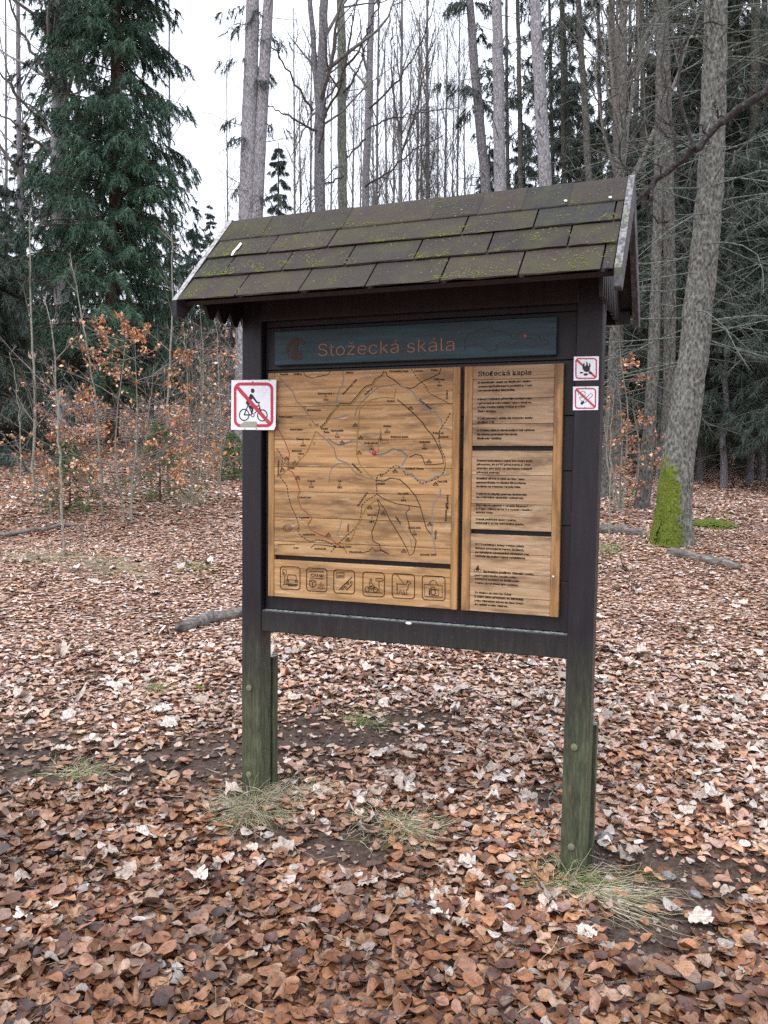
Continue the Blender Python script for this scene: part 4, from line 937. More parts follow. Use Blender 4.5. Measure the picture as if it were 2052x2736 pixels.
def build_litter():
    rng = np.random.default_rng(77)
    V = []; Q = []; T = []; Cc = []; U = []; n = 0
    def emit(tm, x, y, size, tilt, curl, crump, lift, tri=False, col=None):
        nonlocal n
        N = len(x); z = ground_z(x, y)+rng.uniform(0.002, lift, N)
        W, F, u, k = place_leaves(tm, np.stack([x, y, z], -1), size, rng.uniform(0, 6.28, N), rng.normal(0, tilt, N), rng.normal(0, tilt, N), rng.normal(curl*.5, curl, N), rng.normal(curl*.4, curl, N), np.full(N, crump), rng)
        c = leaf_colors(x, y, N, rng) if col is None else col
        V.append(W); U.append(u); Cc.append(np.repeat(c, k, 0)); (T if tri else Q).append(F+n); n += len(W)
    B6, B4, B3, B1, MP = beech_template(6), beech_template(4), beech_template(3), beech_template(1), maple_template()
    # an older matted layer pressed flat, then the loose leaves of this autumn
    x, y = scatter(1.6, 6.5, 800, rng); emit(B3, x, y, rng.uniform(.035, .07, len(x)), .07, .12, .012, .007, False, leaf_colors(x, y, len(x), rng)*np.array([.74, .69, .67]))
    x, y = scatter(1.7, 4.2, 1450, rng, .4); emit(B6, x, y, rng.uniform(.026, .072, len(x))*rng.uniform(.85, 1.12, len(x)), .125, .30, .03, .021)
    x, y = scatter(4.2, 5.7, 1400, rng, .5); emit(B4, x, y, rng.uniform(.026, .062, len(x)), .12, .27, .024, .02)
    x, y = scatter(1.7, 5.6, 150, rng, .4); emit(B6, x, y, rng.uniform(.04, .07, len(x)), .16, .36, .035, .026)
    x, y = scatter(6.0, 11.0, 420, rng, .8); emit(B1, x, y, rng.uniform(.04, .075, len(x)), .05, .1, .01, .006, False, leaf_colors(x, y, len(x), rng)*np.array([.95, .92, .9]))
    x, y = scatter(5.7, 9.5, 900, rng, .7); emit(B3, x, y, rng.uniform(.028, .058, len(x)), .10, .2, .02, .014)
    x, y = scatter(9.5, 21, 340, rng, 1.0); emit(B1, x, y, rng.uniform(.045, .085, len(x)), .14, .25, .02, .02)
    x, y = scatter(21, 34, 34, rng, 2); emit(B1, x, y, rng.uniform(.14, .24, len(x)), .3, .4, .02, .06)
    # pale crumpled maple leaves, thicker to the right of and under the board
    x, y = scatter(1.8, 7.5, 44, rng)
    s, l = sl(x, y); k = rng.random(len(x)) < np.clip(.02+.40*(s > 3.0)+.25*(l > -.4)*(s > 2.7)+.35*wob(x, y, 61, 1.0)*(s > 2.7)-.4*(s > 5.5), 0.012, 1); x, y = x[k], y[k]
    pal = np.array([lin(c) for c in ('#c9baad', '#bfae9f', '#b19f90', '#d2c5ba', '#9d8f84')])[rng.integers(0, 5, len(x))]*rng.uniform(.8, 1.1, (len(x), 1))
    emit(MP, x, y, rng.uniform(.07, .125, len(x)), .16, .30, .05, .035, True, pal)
    # crumbs on the bare soil and between leaves
    m = 14000; s = rng.uniform(2, 6.5, m); l = rng.uniform(-1, 1, m)*(0.5*s+.3); x = CAM[0]+FH[0]*s+RH[0]*l; y = CAM[1]+FH[1]*s+RH[1]*l
    k = rng.random(m) < (1.25-soil_mask(x, y)); x, y = x[k], y[k]
    cc = np.array([lin(c) for c in ('#4a3a33', '#6e5a4e', '#8c7869', '#3a2d29', '#a8968a')])[rng.integers(0, 5, len(x))]
    emit(B1, x, y, rng.uniform(.010, .034, len(x)), .2, .3, .02, .006, False, cc)
    me = mesh_from('leaf_litter', np.concatenate(V), np.concatenate(Q), np.concatenate(T), True, np.concatenate(Cc), {'lv': np.concatenate(U)})
    o = add('leaf_litter', me, M['leaf_joined']); o['kind'] = 'stuff'; o['label'] = 'thick carpet of dry brown and pale fallen leaves'; o['category'] = 'leaves'
    # the leaves that show largest, each an object on the ground
    protos = []
    for i in range(8):
        tm = beech_template(6); W, F, u, k = place_leaves(tm, np.zeros((1, 3)), np.array([1.0]), np.zeros(1), np.zeros(1), np.zeros(1), np.array([rng.normal(.15, .25)]), np.array([rng.normal(.12, .25)]), np.array([.022]), rng)
        me = mesh_from('leaf', W, F, None, True, None, {'lv': u}); me.materials.append(M['leaf_single']); protos.append(me)
    mps = []
    for i in range(5):
        W, F, u, k = place_leaves(MP, np.zeros((1, 3)), np.array([1.0]), np.zeros(1), np.zeros(1), np.zeros(1), np.array([rng.normal(.15, .25)]), np.array([rng.normal(.15, .25)]), np.array([.035]), rng)
        me = mesh_from('leaf', W, None, F, True, None, {'lv': u}); me.materials.append(M['leaf_single']); mps.append(me)
    x, y = scatter(2.15, 3.5, 150, rng, -0.03); k = rng.permutation(len(x))[:300]; x, y = x[k], y[k]
    cols = leaf_colors(x, y, len(x), rng)
    for i in range(len(x)):
        mp_ = rng.random() < .0
        o = bpy.data.objects.new('leaf', mps[i % 5] if mp_ else protos[i % 8]); C.objects.link(o); o.parent = ground
        sc = rng.uniform(.08, .11) if mp_ else rng.uniform(.05, .08)
        o.location = (x[i], y[i], float(ground_z(x[i], y[i]))+rng.uniform(.022, .04)); o.scale = (sc, sc, sc)
        o.rotation_euler = (rng.normal(0, .15), rng.normal(0, .15), rng.uniform(0, 6.28))
        c = (lin('#b9a798') if mp_ else cols[i]); o.color = (*[float(v) for v in c], 1)
build_litter()
def build_fallen_twigs():                                 # countless needles, stalks and twig bits between the leaves
    rng = np.random.default_rng(88); n = 1500; s = rng.uniform(2., 9, n)**1.0; l = rng.uniform(-1, 1, n)*(.5*s+.3); x = CAM[0]+FH[0]*s+RH[0]*l; y = CAM[1]+FH[1]*s+RH[1]*l
    z = ground_z(x, y)+rng.uniform(.012, .04, n); az = rng.uniform(0, 6.28, n); D = np.stack([np.cos(az), np.sin(az), rng.normal(0, .1, n)], -1)
    B = limbs(np.stack([x, y, z], -1), D, rng.uniform(.04, .20, n), 5, .12, 0, rng); B[:, :, 2] = np.maximum(B[:, :, 2], ground_z(B[:, :, 0], B[:, :, 1])+.012)
    V, F = tubes(B, taper(rng.uniform(.0008, .0022, n), .0006, n, 5), 3); pal = np.array([lin(c) for c in ('#4a3d35', '#6e6258', '#8d8474', '#b5a88e', '#5c4a3c')])[rng.integers(0, 5, n)]
    o = add('fallen_twigs', mesh_from('fallen_twigs', V, F, None, True, np.repeat(pal, 15, 0)), M['grass']); o['kind'] = 'stuff'; o['label'] = 'small twigs and stalks strewn over the fallen leaves'; o['category'] = 'twigs'
build_fallen_twigs()

# ------------------------------------------------------------------ trees: generators
def smooth_path(pts, m):
    pts = np.asarray(pts, float); t = np.linspace(0, 1, len(pts)); tt = np.linspace(0, 1, m)
    P = np.stack([np.interp(tt, t, pts[:, i]) for i in range(3)], -1)
    for _ in range(3): P[1:-1] = (P[:-2]+2*P[1:-1]+P[2:])/4
    return P
def trunk_mesh(P, rad, rng, sides=14, rough=0.05, flare=0.0, moss=None, fine=1):
    if fine > 1:                                          # resample for real bark plates
        t = np.linspace(0, 1, len(P)); tt = np.linspace(0, 1, len(P)*fine); P = np.stack([np.interp(tt, t, P[:, i]) for i in range(3)], -1); rad = np.interp(tt, t, rad); sides = sides*2
        for _ in range(4): P[1:-1] = (P[:-2]+2*P[1:-1]+P[2:])/4
    V, F = tubes(P[None], rad[None], sides); V = V.reshape(len(P), sides, 3)
    g = rng.normal(size=(len(P), sides)); r = 1+rough*.6*g
    w = rng.normal(size=(len(P), sides))
    for _ in range(3): w = (np.roll(w, 1, 0)+2*w+np.roll(w, -1, 0))/4; w = (np.roll(w, 1, 1)+2*w+np.roll(w, -1, 1))/4
    r = r+rough*1.6*w
    if flare:
        h = (P[:, 2]-P[0, 2]); fl = np.exp(-h/0.28)*flare; lob = 1+0.5*np.sin(np.arange(sides)*2*math.pi/sides*4+1.3)[None]
        r = r+fl[:, None]*lob
    V = P[:, None]+(V-P[:, None])*r[..., None]
    return V.reshape(-1, 3), F
def dead_branches(P, rad, n, t0, t1, L0, L1, rng, droop=-.06, twig=5, rb=.011):
    """dead lower branches with fine side twigs"""
    m = len(P); t = rng.uniform(t0, t1, n)*(m-1); i = t.astype(int).clip(0, m-2); S = P[i]+(P[i+1]-P[i])*(t-i)[:, None]
    az = rng.uniform(0, 6.283, n); D = np.stack([np.cos(az), np.sin(az), rng.normal(.05, .22, n)], -1)
    L = rng.uniform(L0, L1, n)*(1.1-.5*(t/(m-1)))
    B = limbs(S, D, L, 7, .10, droop, rng); out = [(B, taper(rb, .002, n, 7), 4)]
    s, d, l, _ = sprout(B, twig, .2, .95, R(48), .34, rng, L); Tq = limbs(s, d, l, 3, .13, -.03, rng); out.append((Tq, taper(rb*.32, .0012, len(s), 3), 3))
    s, d, l, _ = sprout(Tq, 2, .2, .9, R(45), .5, rng, l); Tq = limbs(s, d, l, 3, .15, 0, rng); out.append((Tq, taper(rb*.2, .001, len(s), 3), 3))
    return out
def acc_tubes(a, lst, scale=1.0):
    for Pp, Rr, sd_ in lst:
        V, F = tubes(Pp, Rr*scale, sd_); a.add(V, F)
def bare_crown(P, rad, rng, n=26, t0=.25, t1=1.0, L=2.6, up=.06, spread=55, lev=3, rr=.45, fine=.006, wig=.09):
    """leafless broadleaf branches along a trunk path"""
    m = len(P); t = np.sort(rng.uniform(t0, t1, n))*(m-1); i = t.astype(int).clip(0, m-2)
    S = P[i]+(P[i+1]-P[i])*(t-i)[:, None]; az = rng.uniform(0, 6.283, n); a = R(spread)*rng.uniform(.6, 1.15, n)
    D = np.stack([np.cos(az)*np.sin(a), np.sin(az)*np.sin(a), np.cos(a)], -1)
    r0 = rad[i]*rr*rng.uniform(.4, 1, n); Ls = L*rng.uniform(.5, 1.2, n)
    B = limbs(S, D, Ls, 9, wig, up, rng); out = [(B, taper(r0, fine*.8, n, 9), 5)]; rp = r0
    for lv in range(lev-1):
        mm = 6 if lv == 0 else 4
        s, d, l, tt = sprout(B, mm, .15, .97, R(42), .48, rng, Ls); rp = np.maximum(np.repeat(rp, mm)*.42*(1.05-.6*tt), fine*.55)
        B = limbs(s, d, l, 5 if lv == 0 else 3, .12, up*.8, rng); out.append((B, taper(rp, fine*.4, len(s), B.shape[1]), 3)); Ls = l
    return out
def sprigs(S, D, ln, wd, rng):
    """small flat needle sprays, one tapered diamond each"""
    N = len(S); D = norm(D); rv = rng.normal(size=(N, 3)); sdv = norm(np.cross(D, rv)); h = np.cross(D, sdv)
    V = np.stack([S+sdv*(wd*.5)[:, None], S+D*ln[:, None]+h*(wd*.3)[:, None], S-sdv*(wd*.5)[:, None]], 1).reshape(-1, 3); return V, np.arange(N*3).reshape(N, 3)
def spruce_foliage(P, rng, n, t0, t1, Lfun, side=16, per=7, droop=-.05, sl_=.13, sw=.026, thin=None, up0=.1):
    """green whorled boughs; returns wood tubes and needle mesh arrays"""
    per = per*2; sw = sw*.72
    m = len(P); t = np.sort(rng.uniform(t0, t1, n)); ti = t*(m-1); i = ti.astype(int).clip(0, m-2); S = P[i]+(P[i+1]-P[i])*(ti-i)[:, None]
    az = (np.arange(n)*2.39996+rng.normal(0, .3, n)); L = Lfun(t)*rng.uniform(.7, 1.12, n)
    D = np.stack([np.cos(az), np.sin(az), up0+rng.normal(0, .1, n)], -1)
    if thin is not None:
        k = thin(D, t, rng); S, D, L, t = S[k], D[k], L[k], t[k]; n = len(S)
    B = limbs(S, D, L, 8, .05, droop, rng)
    wood = [(B, taper(.006+.009*L, .002, n, 8), 4)]
    # side boughs lie near the horizontal plane of the branch and hang
    tt = rng.uniform(.12, 1., (n, side)); tk = tt*7; j = tk.astype(int).clip(0, 6); ar = np.arange(n)[:, None]
    a, b = B[ar, j], B[ar, j+1]; s = a+(b-a)*(tk-j)[..., None]; T = norm(b-a)
    lat = norm(np.cross(T, np.array([0, 0, 1.0]))); sg = rng.choice([-1, 1], (n, side, 1))
    d = T*.75+lat*sg*rng.uniform(.4, 1., (n, side, 1))+np.array([0, 0, -1.0])*rng.uniform(.2, 1.05, (n, side, 1))
    l = (.10+L[:, None]*.36*(1.05-.75*tt))*rng.uniform(.6, 1.2, (n, side))
    s, d, l = s.reshape(-1, 3), d.reshape(-1, 3), l.ravel(); Bs = limbs(s, d, l, 4, .07, -.20, rng)
    N2 = len(s); tq = rng.uniform(.02, 1, (N2, per))*3; j = tq.astype(int).clip(0, 2); ar = np.arange(N2)[:, None]
    a, b = Bs[ar, j], Bs[ar, j+1]; s2 = a+(b-a)*(tq-j)[..., None]; T2 = norm(b-a)
    d2 = T2+.55*rng.normal(size=T2.shape)+np.array([0, 0, -.35]); s2, d2 = s2.reshape(-1, 3), d2.reshape(-1, 3)
    q = len(s2); V, F = sprigs(s2, d2, sl_*rng.uniform(.6, 1.3, q), sw*rng.uniform(.7, 1.4, q), rng)
    return wood, V, F
def wpx(w, s): return w*K*s/FPX                           # reading-grid width at depth s -> metres

def pts_path(pts, s, base=True, ext=0.0, lean=None):
    """reading-grid polyline listed from the ground up -> path; stretched on past its last point by ext metres"""
    P = [DP(x, y, s) for x, y in pts]
    if base:
        g = P[0].copy(); P[0][2] = float(ground_z(g[0], g[1]))-.15
    if ext:
        d = norm(P[-1]-P[-2]); d = norm(d*np.array([.6, .6, 1])); P.append(P[-1]+d*ext)
    return np.array(P)
def arclen_path(P, m):
    d = np.concatenate([[0], np.cumsum(np.linalg.norm(np.diff(P, axis=0), axis=1))]); tt = np.linspace(0, d[-1], m)
    Q = np.stack([np.interp(tt, d, P[:, i]) for i in range(3)], -1)
    for _ in range(2): Q[1:-1] = (Q[:-2]+2*Q[1:-1]+Q[2:])/4
    return Q
def tree(name, label, pts, s, w0, w1, bark, seed, ext=5.0, crown=None, group=None, cat='tree', m=34, sides=12, flare=.3, rough=.022, twig='twig_grey', wig=.006, green=None, greenmat='needles_dark', moss=None, parts=None, fine=1):
    rng = np.random.default_rng(seed)
    P = arclen_path(pts_path(pts, s, True, ext), m); P[1:] += rng.normal(0, wig, (m-1, 3))*np.array([1, 1, 0])
    base = P[0].copy(); base[2] = float(ground_z(base[0], base[1]))
    e = thing(name, label, cat, base, group)
    rad = np.interp(np.linspace(0, 1, m), [0, .55, 1], [wpx(w0, s)/2, wpx(w1, s)/2, wpx(w1, s)/2*.45])
    V, F = trunk_mesh(P, rad, rng, sides, rough, flare, None, fine)
    fl = None
    if moss is not None: fl = {'moss': moss(V-base, V)}
    add('trunk', mesh_from('trunk', V-base, F, None, True, None, fl), M[bark], e)
    if crown:
        a = Acc(); acc_tubes(a, crown(P, rad, rng)); o = add('branches', a.mesh('branches', base), M[twig], e); o['kind'] = 'stuff'
    if green:
        wood, gv, gf = green(P, rad, rng)
        if crown is None:
            a = Acc(); acc_tubes(a, wood); add('branches', a.mesh('branches', base), M[twig], e)
        add('crown', mesh_from('crown', gv-base, gf), M[greenmat], e)
    return e, P, rad
def copy_tree(e, loc, rz, sc, label, group):
    r = e.copy(); C.objects.link(r); r.location = tuple(float(v) for v in loc); r.rotation_euler = (0, 0, rz); r.scale = (sc, sc, sc); r['label'] = label; r['group'] = group
    for ch in e.children:
        c = ch.copy(); C.objects.link(c); c.parent = r
    return r

# ------------------------------------------------------------------ trees of the left side
def cone(L0, L1, p=1.0): return lambda t: L1+(L0-L1)*(1-t)**p
tree('spruce_tree', 'tall dark green spruce with drooping boughs left of the board', [(243,1000),(246,700),(247,400),(250,100),(252,-150)], 15.0, 27, 20, 'bark_spruce', 101, ext=5, m=40,
     green=lambda P, r, g: spruce_foliage(P, g, 350, .08, 1.0, lambda t: np.interp(t, [0, .2, .3, .4, .58, .8, 1], [1.7, 1.85, 1.68, 1.5, 1.25, .85, .2]), 26, 20, -.055, .115, .019, up0=.02), greenmat='needles', twig='bark_spruce')
tree('spruce_tree', 'dark spruce cut by the left edge of the photo behind the saplings', [(-70,1010),(-68,700),(-66,430)], 13.0, 20, 9, 'bark_spruce', 102, ext=.4, m=30,
     green=lambda P, r, g: spruce_foliage(P, g, 170, .10, 1.0, lambda t: np.interp(t, [0, .3, .7, 1], [1.7, 1.6, .9, .2]), 18, 17, -.07, .12, .018, up0=-.02), greenmat='needles_dark', twig='bark_spruce')
tree('broadleaf_tree', 'pale grey leafless tree rising behind the left spruce, its boughs arching left', [(140,1000),(132,600),(122,300),(130,100),(128,-60)], 18.0, 33, 27, 'bark_pale', 103, ext=5,
     crown=lambda P, r, g: bare_crown(P, r, g, 22, .3, .95, 4.2, .07, 58, 3, .5, .006), twig='twig_grey')
tree('broadleaf_tree', 'very thin bare trunk at the far left edge of the sky', [(48,960),(44,500),(40,200),(38,-40)], 26.0, 13, 10, 'bark_grey', 104, ext=5, crown=lambda P, r, g: bare_crown(P, r, g, 20, .3, .95, 2.4, .08, 45, 2, .5, .007))
for i, (x, s, w, h, lb) in enumerate([(12,30,9,-20,'outermost thin bare tree at the left border, against the sky'), (170,32,11,-40,'thin distant tree seen through the left part of the tall spruce'), (365,31,8,-30,'thin distant tree along the right fringe of the tall spruce'), (490,36,6,260,'wispy tree close to the left side of the twin trunk'), (635,34,8,150,'wispy distant tree between the twin trunk and the forked tree')]):
    tree('broadleaf_tree', lb, [(x+4,940),(x+2,500),(x,h)], s, w, w*.6, 'bark_grey', 110+i, ext=2.5, m=22, sides=7, crown=lambda P, r, g: bare_crown(P, r, g, 22, .3, .97, 2.6, .10, 38, 2, .5, .008), group='distant bare trees on the left')
# far dark conifers that close the view behind the shrubs
def spruce_proto(seed, name='spruce_tree', H=11.0, n=95, r0=.14, dead=26):
    rng = np.random.default_rng(seed); P = np.stack([np.zeros(26), np.zeros(26), np.linspace(-.2, H, 26)], -1)+rng.normal(0, .02, (26, 3))*np.array([1, 1, 0])
    rad = np.linspace(r0, .02, 26); e = thing(name, 'x', 'tree', (0, 0, 0))
    V, F = trunk_mesh(P, rad, rng, 9, .05, .3); add('trunk', mesh_from('trunk', V, F), M['bark_grey' if seed % 2 else 'bark_dark'], e)
    wood, gv, gf = spruce_foliage(P, rng, n, .16, 1.0, lambda t: np.interp(t, [0, .25, .6, 1], [1.5, 1.7, 1.1, .25]), 14, 15, -.06, .19, .026, up0=.0)
    a = Acc(); acc_tubes(a, wood); acc_tubes(a, dead_branches(P, rad, dead, .06, .35, .6, 1.7, rng, -.05, 5, .010)); add('branches', a.mesh('branches'), M['twig_dim'], e)
    add('crown', mesh_from('crown', gv, gf), M['needles_dark'], e)
    return e
protos = [spruce_proto(201, H=12), spruce_proto(202, H=14, n=110), spruce_proto(203, H=9, n=85, r0=.1)]
first = [True]*3
def plant_spruce(k, x, s, sc, label, group, rz=None):
    g = G(x, s); rz = (x*0.37+s) if rz is None else rz
    if first[k]:
        first[k] = False; e = protos[k]; e.location = tuple(float(v) for v in g); e.rotation_euler = (0, 0, rz); e.scale = (sc,)*3; e['label'] = label; e['group'] = group; return e
    return copy_tree(protos[k], g, rz, sc, label, group)
GL = 'conifers behind the left shrubs'
for k, x, s, sc, lb in [(2, 20, 21, .62, 'low dark spruce behind the left saplings, near the photo edge'), (2, 330, 20, .55, 'short spruce behind the beech shrub, right of the tall spruce'), (2, 420, 19, .50, 'short dark spruce nearest the left eave of the roof'),
                        (2, 500, 22, .55, 'small spruce peeking out behind the twin grey trunk'), (2, 130, 24, .7, 'dark spruce filling the gap left of the tall spruce'), (0, 600, 25, .62, 'green spruce top just right of the twin grey trunk above the roof'),
                        (1, 150, 18.5, .98, 'second tall spruce half hidden behind the left side of the tall dark spruce'), (1, 60, 27, .62, 'taller dark spruce far behind the whitish sapling'), (1, 285, 27, .5, 'distant spruce right behind the foot of the tall spruce'), (0, 190, 29, .62, 'distant spruce seen through the boughs of the tall spruce'), (2, -25, 19, .7, 'spruce cut off by the left border behind the brush'), (0, 375, 29, .5, 'distant spruce between the tall spruce and the roof corner'), (1, 455, 31, .45, 'distant low spruce right under the left eave')]:
    plant_spruce(k, x, s, sc, lb, GL)

# ------------------------------------------------------------------ the twin trunk behind the left post
def twin():
    s = 14.5; rng = np.random.default_rng(301)
    A = arclen_path(pts_path([(528,985),(530,700),(533,480),(537,300),(543,120),(546,0),(548,-90)], s, True, 4), 44); B = arclen_path(pts_path([(542,985),(545,700),(552,480),(562,300),(573,120),(580,0),(584,-90)], s+.02, True, 4), 44)
    base = (A[0]+B[0])/2; base[2] = float(ground_z(base[0], base[1])); e = thing('spruce_tree', 'twin grey trunk rising behind the left end of the roof', 'tree', base)
    for P, w in ((A, (46, 37, 28, 14)), (B, (42, 31, 22, 11))):
        rad = np.interp(np.linspace(0, 1, 44), [0, .3, .63, 1], [wpx(q, s)/2 for q in w]); V, F = trunk_mesh(P, rad, rng, 18, .022, .15, None, 4)
        add('trunk', mesh_from('trunk', V-base, F), M['bark_pale'], e)
    a = Acc(); acc_tubes(a, dead_branches(A, np.ones(44), 34, .3, 1., .3, 1.3, rng, -.04, 4, .009)); acc_tubes(a, dead_branches(B, np.ones(44), 30, .35, 1., .3, 1.5, rng, -.04, 4, .009)); add('branches', a.mesh('branches', base), M['twig_grey'], e)
    wood, gv, gf = spruce_foliage(A, rng, 16, .32, .72, lambda t: .7+0*t, 9, 13, -.06, .13, .016); add('crown', mesh_from('crown', gv-base, gf), M['needles_dark'], e)
twin()

# ------------------------------------------------------------------ leafless trees behind the roof
def bc(n, L, up=.07, spread=50, lev=3, rr=.45, t0=.25, fine=.006): return lambda P, r, g: bare_crown(P, r, g, n, t0, .98, L, up, spread, lev, rr, fine)
tree('broadleaf_tree', 'grey forked leafless tree behind the roof, its left stem leaning left', [(696,960),(694,600),(691,400),(690,250),(697,100),(702,-30)], 18.0, 26, 22, 'bark_grey', 401, ext=4, crown=bc(13, 3.2, .05, 62, 3, .55, .45))
tree('broadleaf_tree', 'slim stem leaning left beside the forked tree, over the roof', [(700,960),(694,400),(686,200),(674,60),(664,-60)], 18.1, 14, 13, 'bark_grey', 402, ext=3, crown=bc(8, 1.8, .05, 55, 3, .5, .55))
tree('broadleaf_tree', 'straight grey trunk right of the forked tree above the roof', [(742,960),(741,460),(738,250),(738,100),(734,-50)], 19.0, 23, 19, 'bark_beech', 403, ext=5, crown=bc(12, 2.8, .06, 58, 3, .45, .45))
tree('broadleaf_tree', 'pale slender trunk above the middle of the roof ridge', [(784,960),(788,460),(795,250),(800,100),(803,-50)], 20.0, 19, 15, 'bark_pale', 404, ext=5, crown=bc(12, 2.6, .06, 55, 3, .45, .45))
for i, (x0, x1, s, w, tp, lb) in enumerate([(670, 672, 27, 9, 240, 'thin pole of a tree left of the forked grey tree, over the roof'), (812, 818, 26, 10, 30, 'thin bare tree just right of the pale slender trunk'), (838, 832, 30, 9, 200, 'short bare treetop with upright twigs right of the roof middle'),
        (862, 868, 24, 14, 60, 'bushy bare tree with steep boughs above the ridge, left of the greyish conifers'), (898, 905, 27, 10, 150, 'bare tree crown with fine steep twigs above the ridge, right of the bushy one'), (925, 922, 25, 14, 20, 'broom shaped leafless tree above the ridge with dense upright twigs'),
        (958, 965, 28, 9, 180, 'slight bare tree left of the mossy leaning trunks above the ridge'), (985, 992, 27, 8, 100, 'thinnest bare tree beside the first conifer trunk on the right of the ridge'), (760, 764, 31, 8, 260, 'low bare treetop between the two straight trunks over the roof')]):
    tree('broadleaf_tree', lb, [(x0,950),(x0,600),(x1,tp)], s, w, w*.6, 'bark_grey', 420+i, ext=1.8, m=24, sides=7, crown=bc(26, 2.1, .16, 30, 3, .55, .42, .006), group='bare trees above the ridge')

for i, (x0, s, w, tp, lb) in enumerate([(650, 33, 7, 250, 'wispy low tree over the roof just left of the thin pole'), (715, 34, 7, 230, 'wispy low tree between the forked tree and the straight trunk'), (776, 35, 7, 280, 'wispy low tree left of the pale slender trunk'), (808, 33, 7, 240, 'wispy low tree hugging the right of the pale slender trunk'), (850, 34, 8, 170, 'wispy tree with fanned twigs left of the bushy bare tree'),
        (882, 33, 8, 200, 'wispy tree right of the bushy bare tree'), (912, 35, 8, 140, 'wispy tree behind the twiggy cone above the ridge'), (945, 33, 8, 160, 'wispy tree right of the twiggy cone above the ridge'), (975, 35, 7, 220, 'wispy low tree near the bent grey trunk'), (1005, 33, 7, 160, 'wispy tree close left of the bent grey trunk')]):
    tree('broadleaf_tree', lb, [(x0+2,950),(x0,600),(x0-3+(i % 3)*4,tp)], s, w, w*.6, 'bark_grey', 460+i, ext=1.2, m=22, sides=6, crown=bc(30, 2.2, .14, 30, 3, .55, .35, .0065), group='bare trees above the ridge')
tree('larch_tree', 'hazy grey brown cone of fine twigs above the ridge, right of the middle', [(925,960),(926,600),(926,290)], 24.0, 14, 7, 'bark_grey', 480, ext=.8, m=30, sides=8,
     green=lambda P, r, g: spruce_foliage(P, g, 170, .3, 1.0, lambda t: np.interp(t, [0, .3, 1], [1.2, 1.15, .15]), 10, 3, .05, .20, .009, up0=.9), greenmat='twig_grey', twig='twig_grey')
# ------------------------------------------------------------------ conifer trunks to the right
def db(n, L0, L1, t0=.12, t1=.98, tw=5, rb=.011): return lambda P, r, g: dead_branches(P, r, n, t0, t1, L0, L1, g, -.05, tw, rb)
def gr(n, L, t0=.55, side=11, per=13): return lambda P, r, g: spruce_foliage(P, g, n, t0, 1., lambda t: L*(1.15-.5*t), side, per, -.06, .17, .022)
tree('spruce_tree', 'slightly bent grey trunk with green sprays, first on the right above the ridge', [(1055,970),(1052,430),(1040,300),(1025,150),(1015,0),(1010,-60)], 17.0, 26, 20, 'bark_grey', 501, ext=4, crown=db(36, .5, 1.5), green=gr(26, .9, .5), twig='twig_grey')
tree('spruce_tree', 'pale smooth straight trunk above the ridge right of the bent one', [(1084,970),(1081,430),(1076,200),(1073,0),(1072,-60)], 15.0, 31, 25, 'bark_pale', 502, ext=4, crown=db(34, .4, 1.6), twig='twig_dark')
tree('spruce_tree', 'spotted pale trunk above the right part of the roof ridge', [(1188,970),(1181,430),(1170,250),(1160,100),(1153,-20)], 13.5, 33, 26, 'bark_pale', 503, ext=4, crown=db(44, .4, 1.7), twig='twig_dim')
tree('spruce_tree', 'thinner grey trunk halfway between the spotted trunk and the roof apex', [(1283,970),(1276,430),(1264,250),(1252,50),(1248,-40)], 17.0, 18, 14, 'bark_dim', 504, ext=4, crown=db(34, .6, 1.8), green=gr(18, .9, .6), twig='twig_dim')
tree('broadleaf_tree', 'many stemmed grey tree fanning upward behind the roof apex', [(1338,980),(1337,600),(1335,430),(1333,330),(1322,100),(1318,-40)], 15.0, 26, 14, 'bark_dim', 505, ext=3, crown=lambda P, r, g: bare_crown(P, r, g, 34, .40, .95, 4.8, .13, 24, 3, .8, .006))
tree('spruce_tree', 'straight trunk with dead twigs left of the big leaning mossy tree', [(1438,990),(1447,800),(1447,600),(1442,300),(1434,80),(1430,-40)], 12.0, 27, 22, 'bark_dim', 506, ext=4, crown=db(70, .5, 1.8, .1), twig='twig_dim')
tree('spruce_tree', 'slender crooked trunk with split hollow foot, left of the mossy tree', [(1386,1062),(1398,980),(1409,850),(1414,700),(1418,560),(1421,420),(1424,250),(1426,50)], 10.6, 29, 17, 'bark_dim', 507, ext=3, crown=db(60, .5, 1.7, .12), twig='twig_dim')
tree('spruce_tree', 'grey trunk seen just right of the right post above the orange shrub', [(1308,1030),(1318,900),(1326,740),(1334,600),(1342,300),(1348,0)], 11.5, 24, 19, 'bark_dim', 508, ext=3, crown=db(50, .5, 1.6, .1), twig='twig_dim')
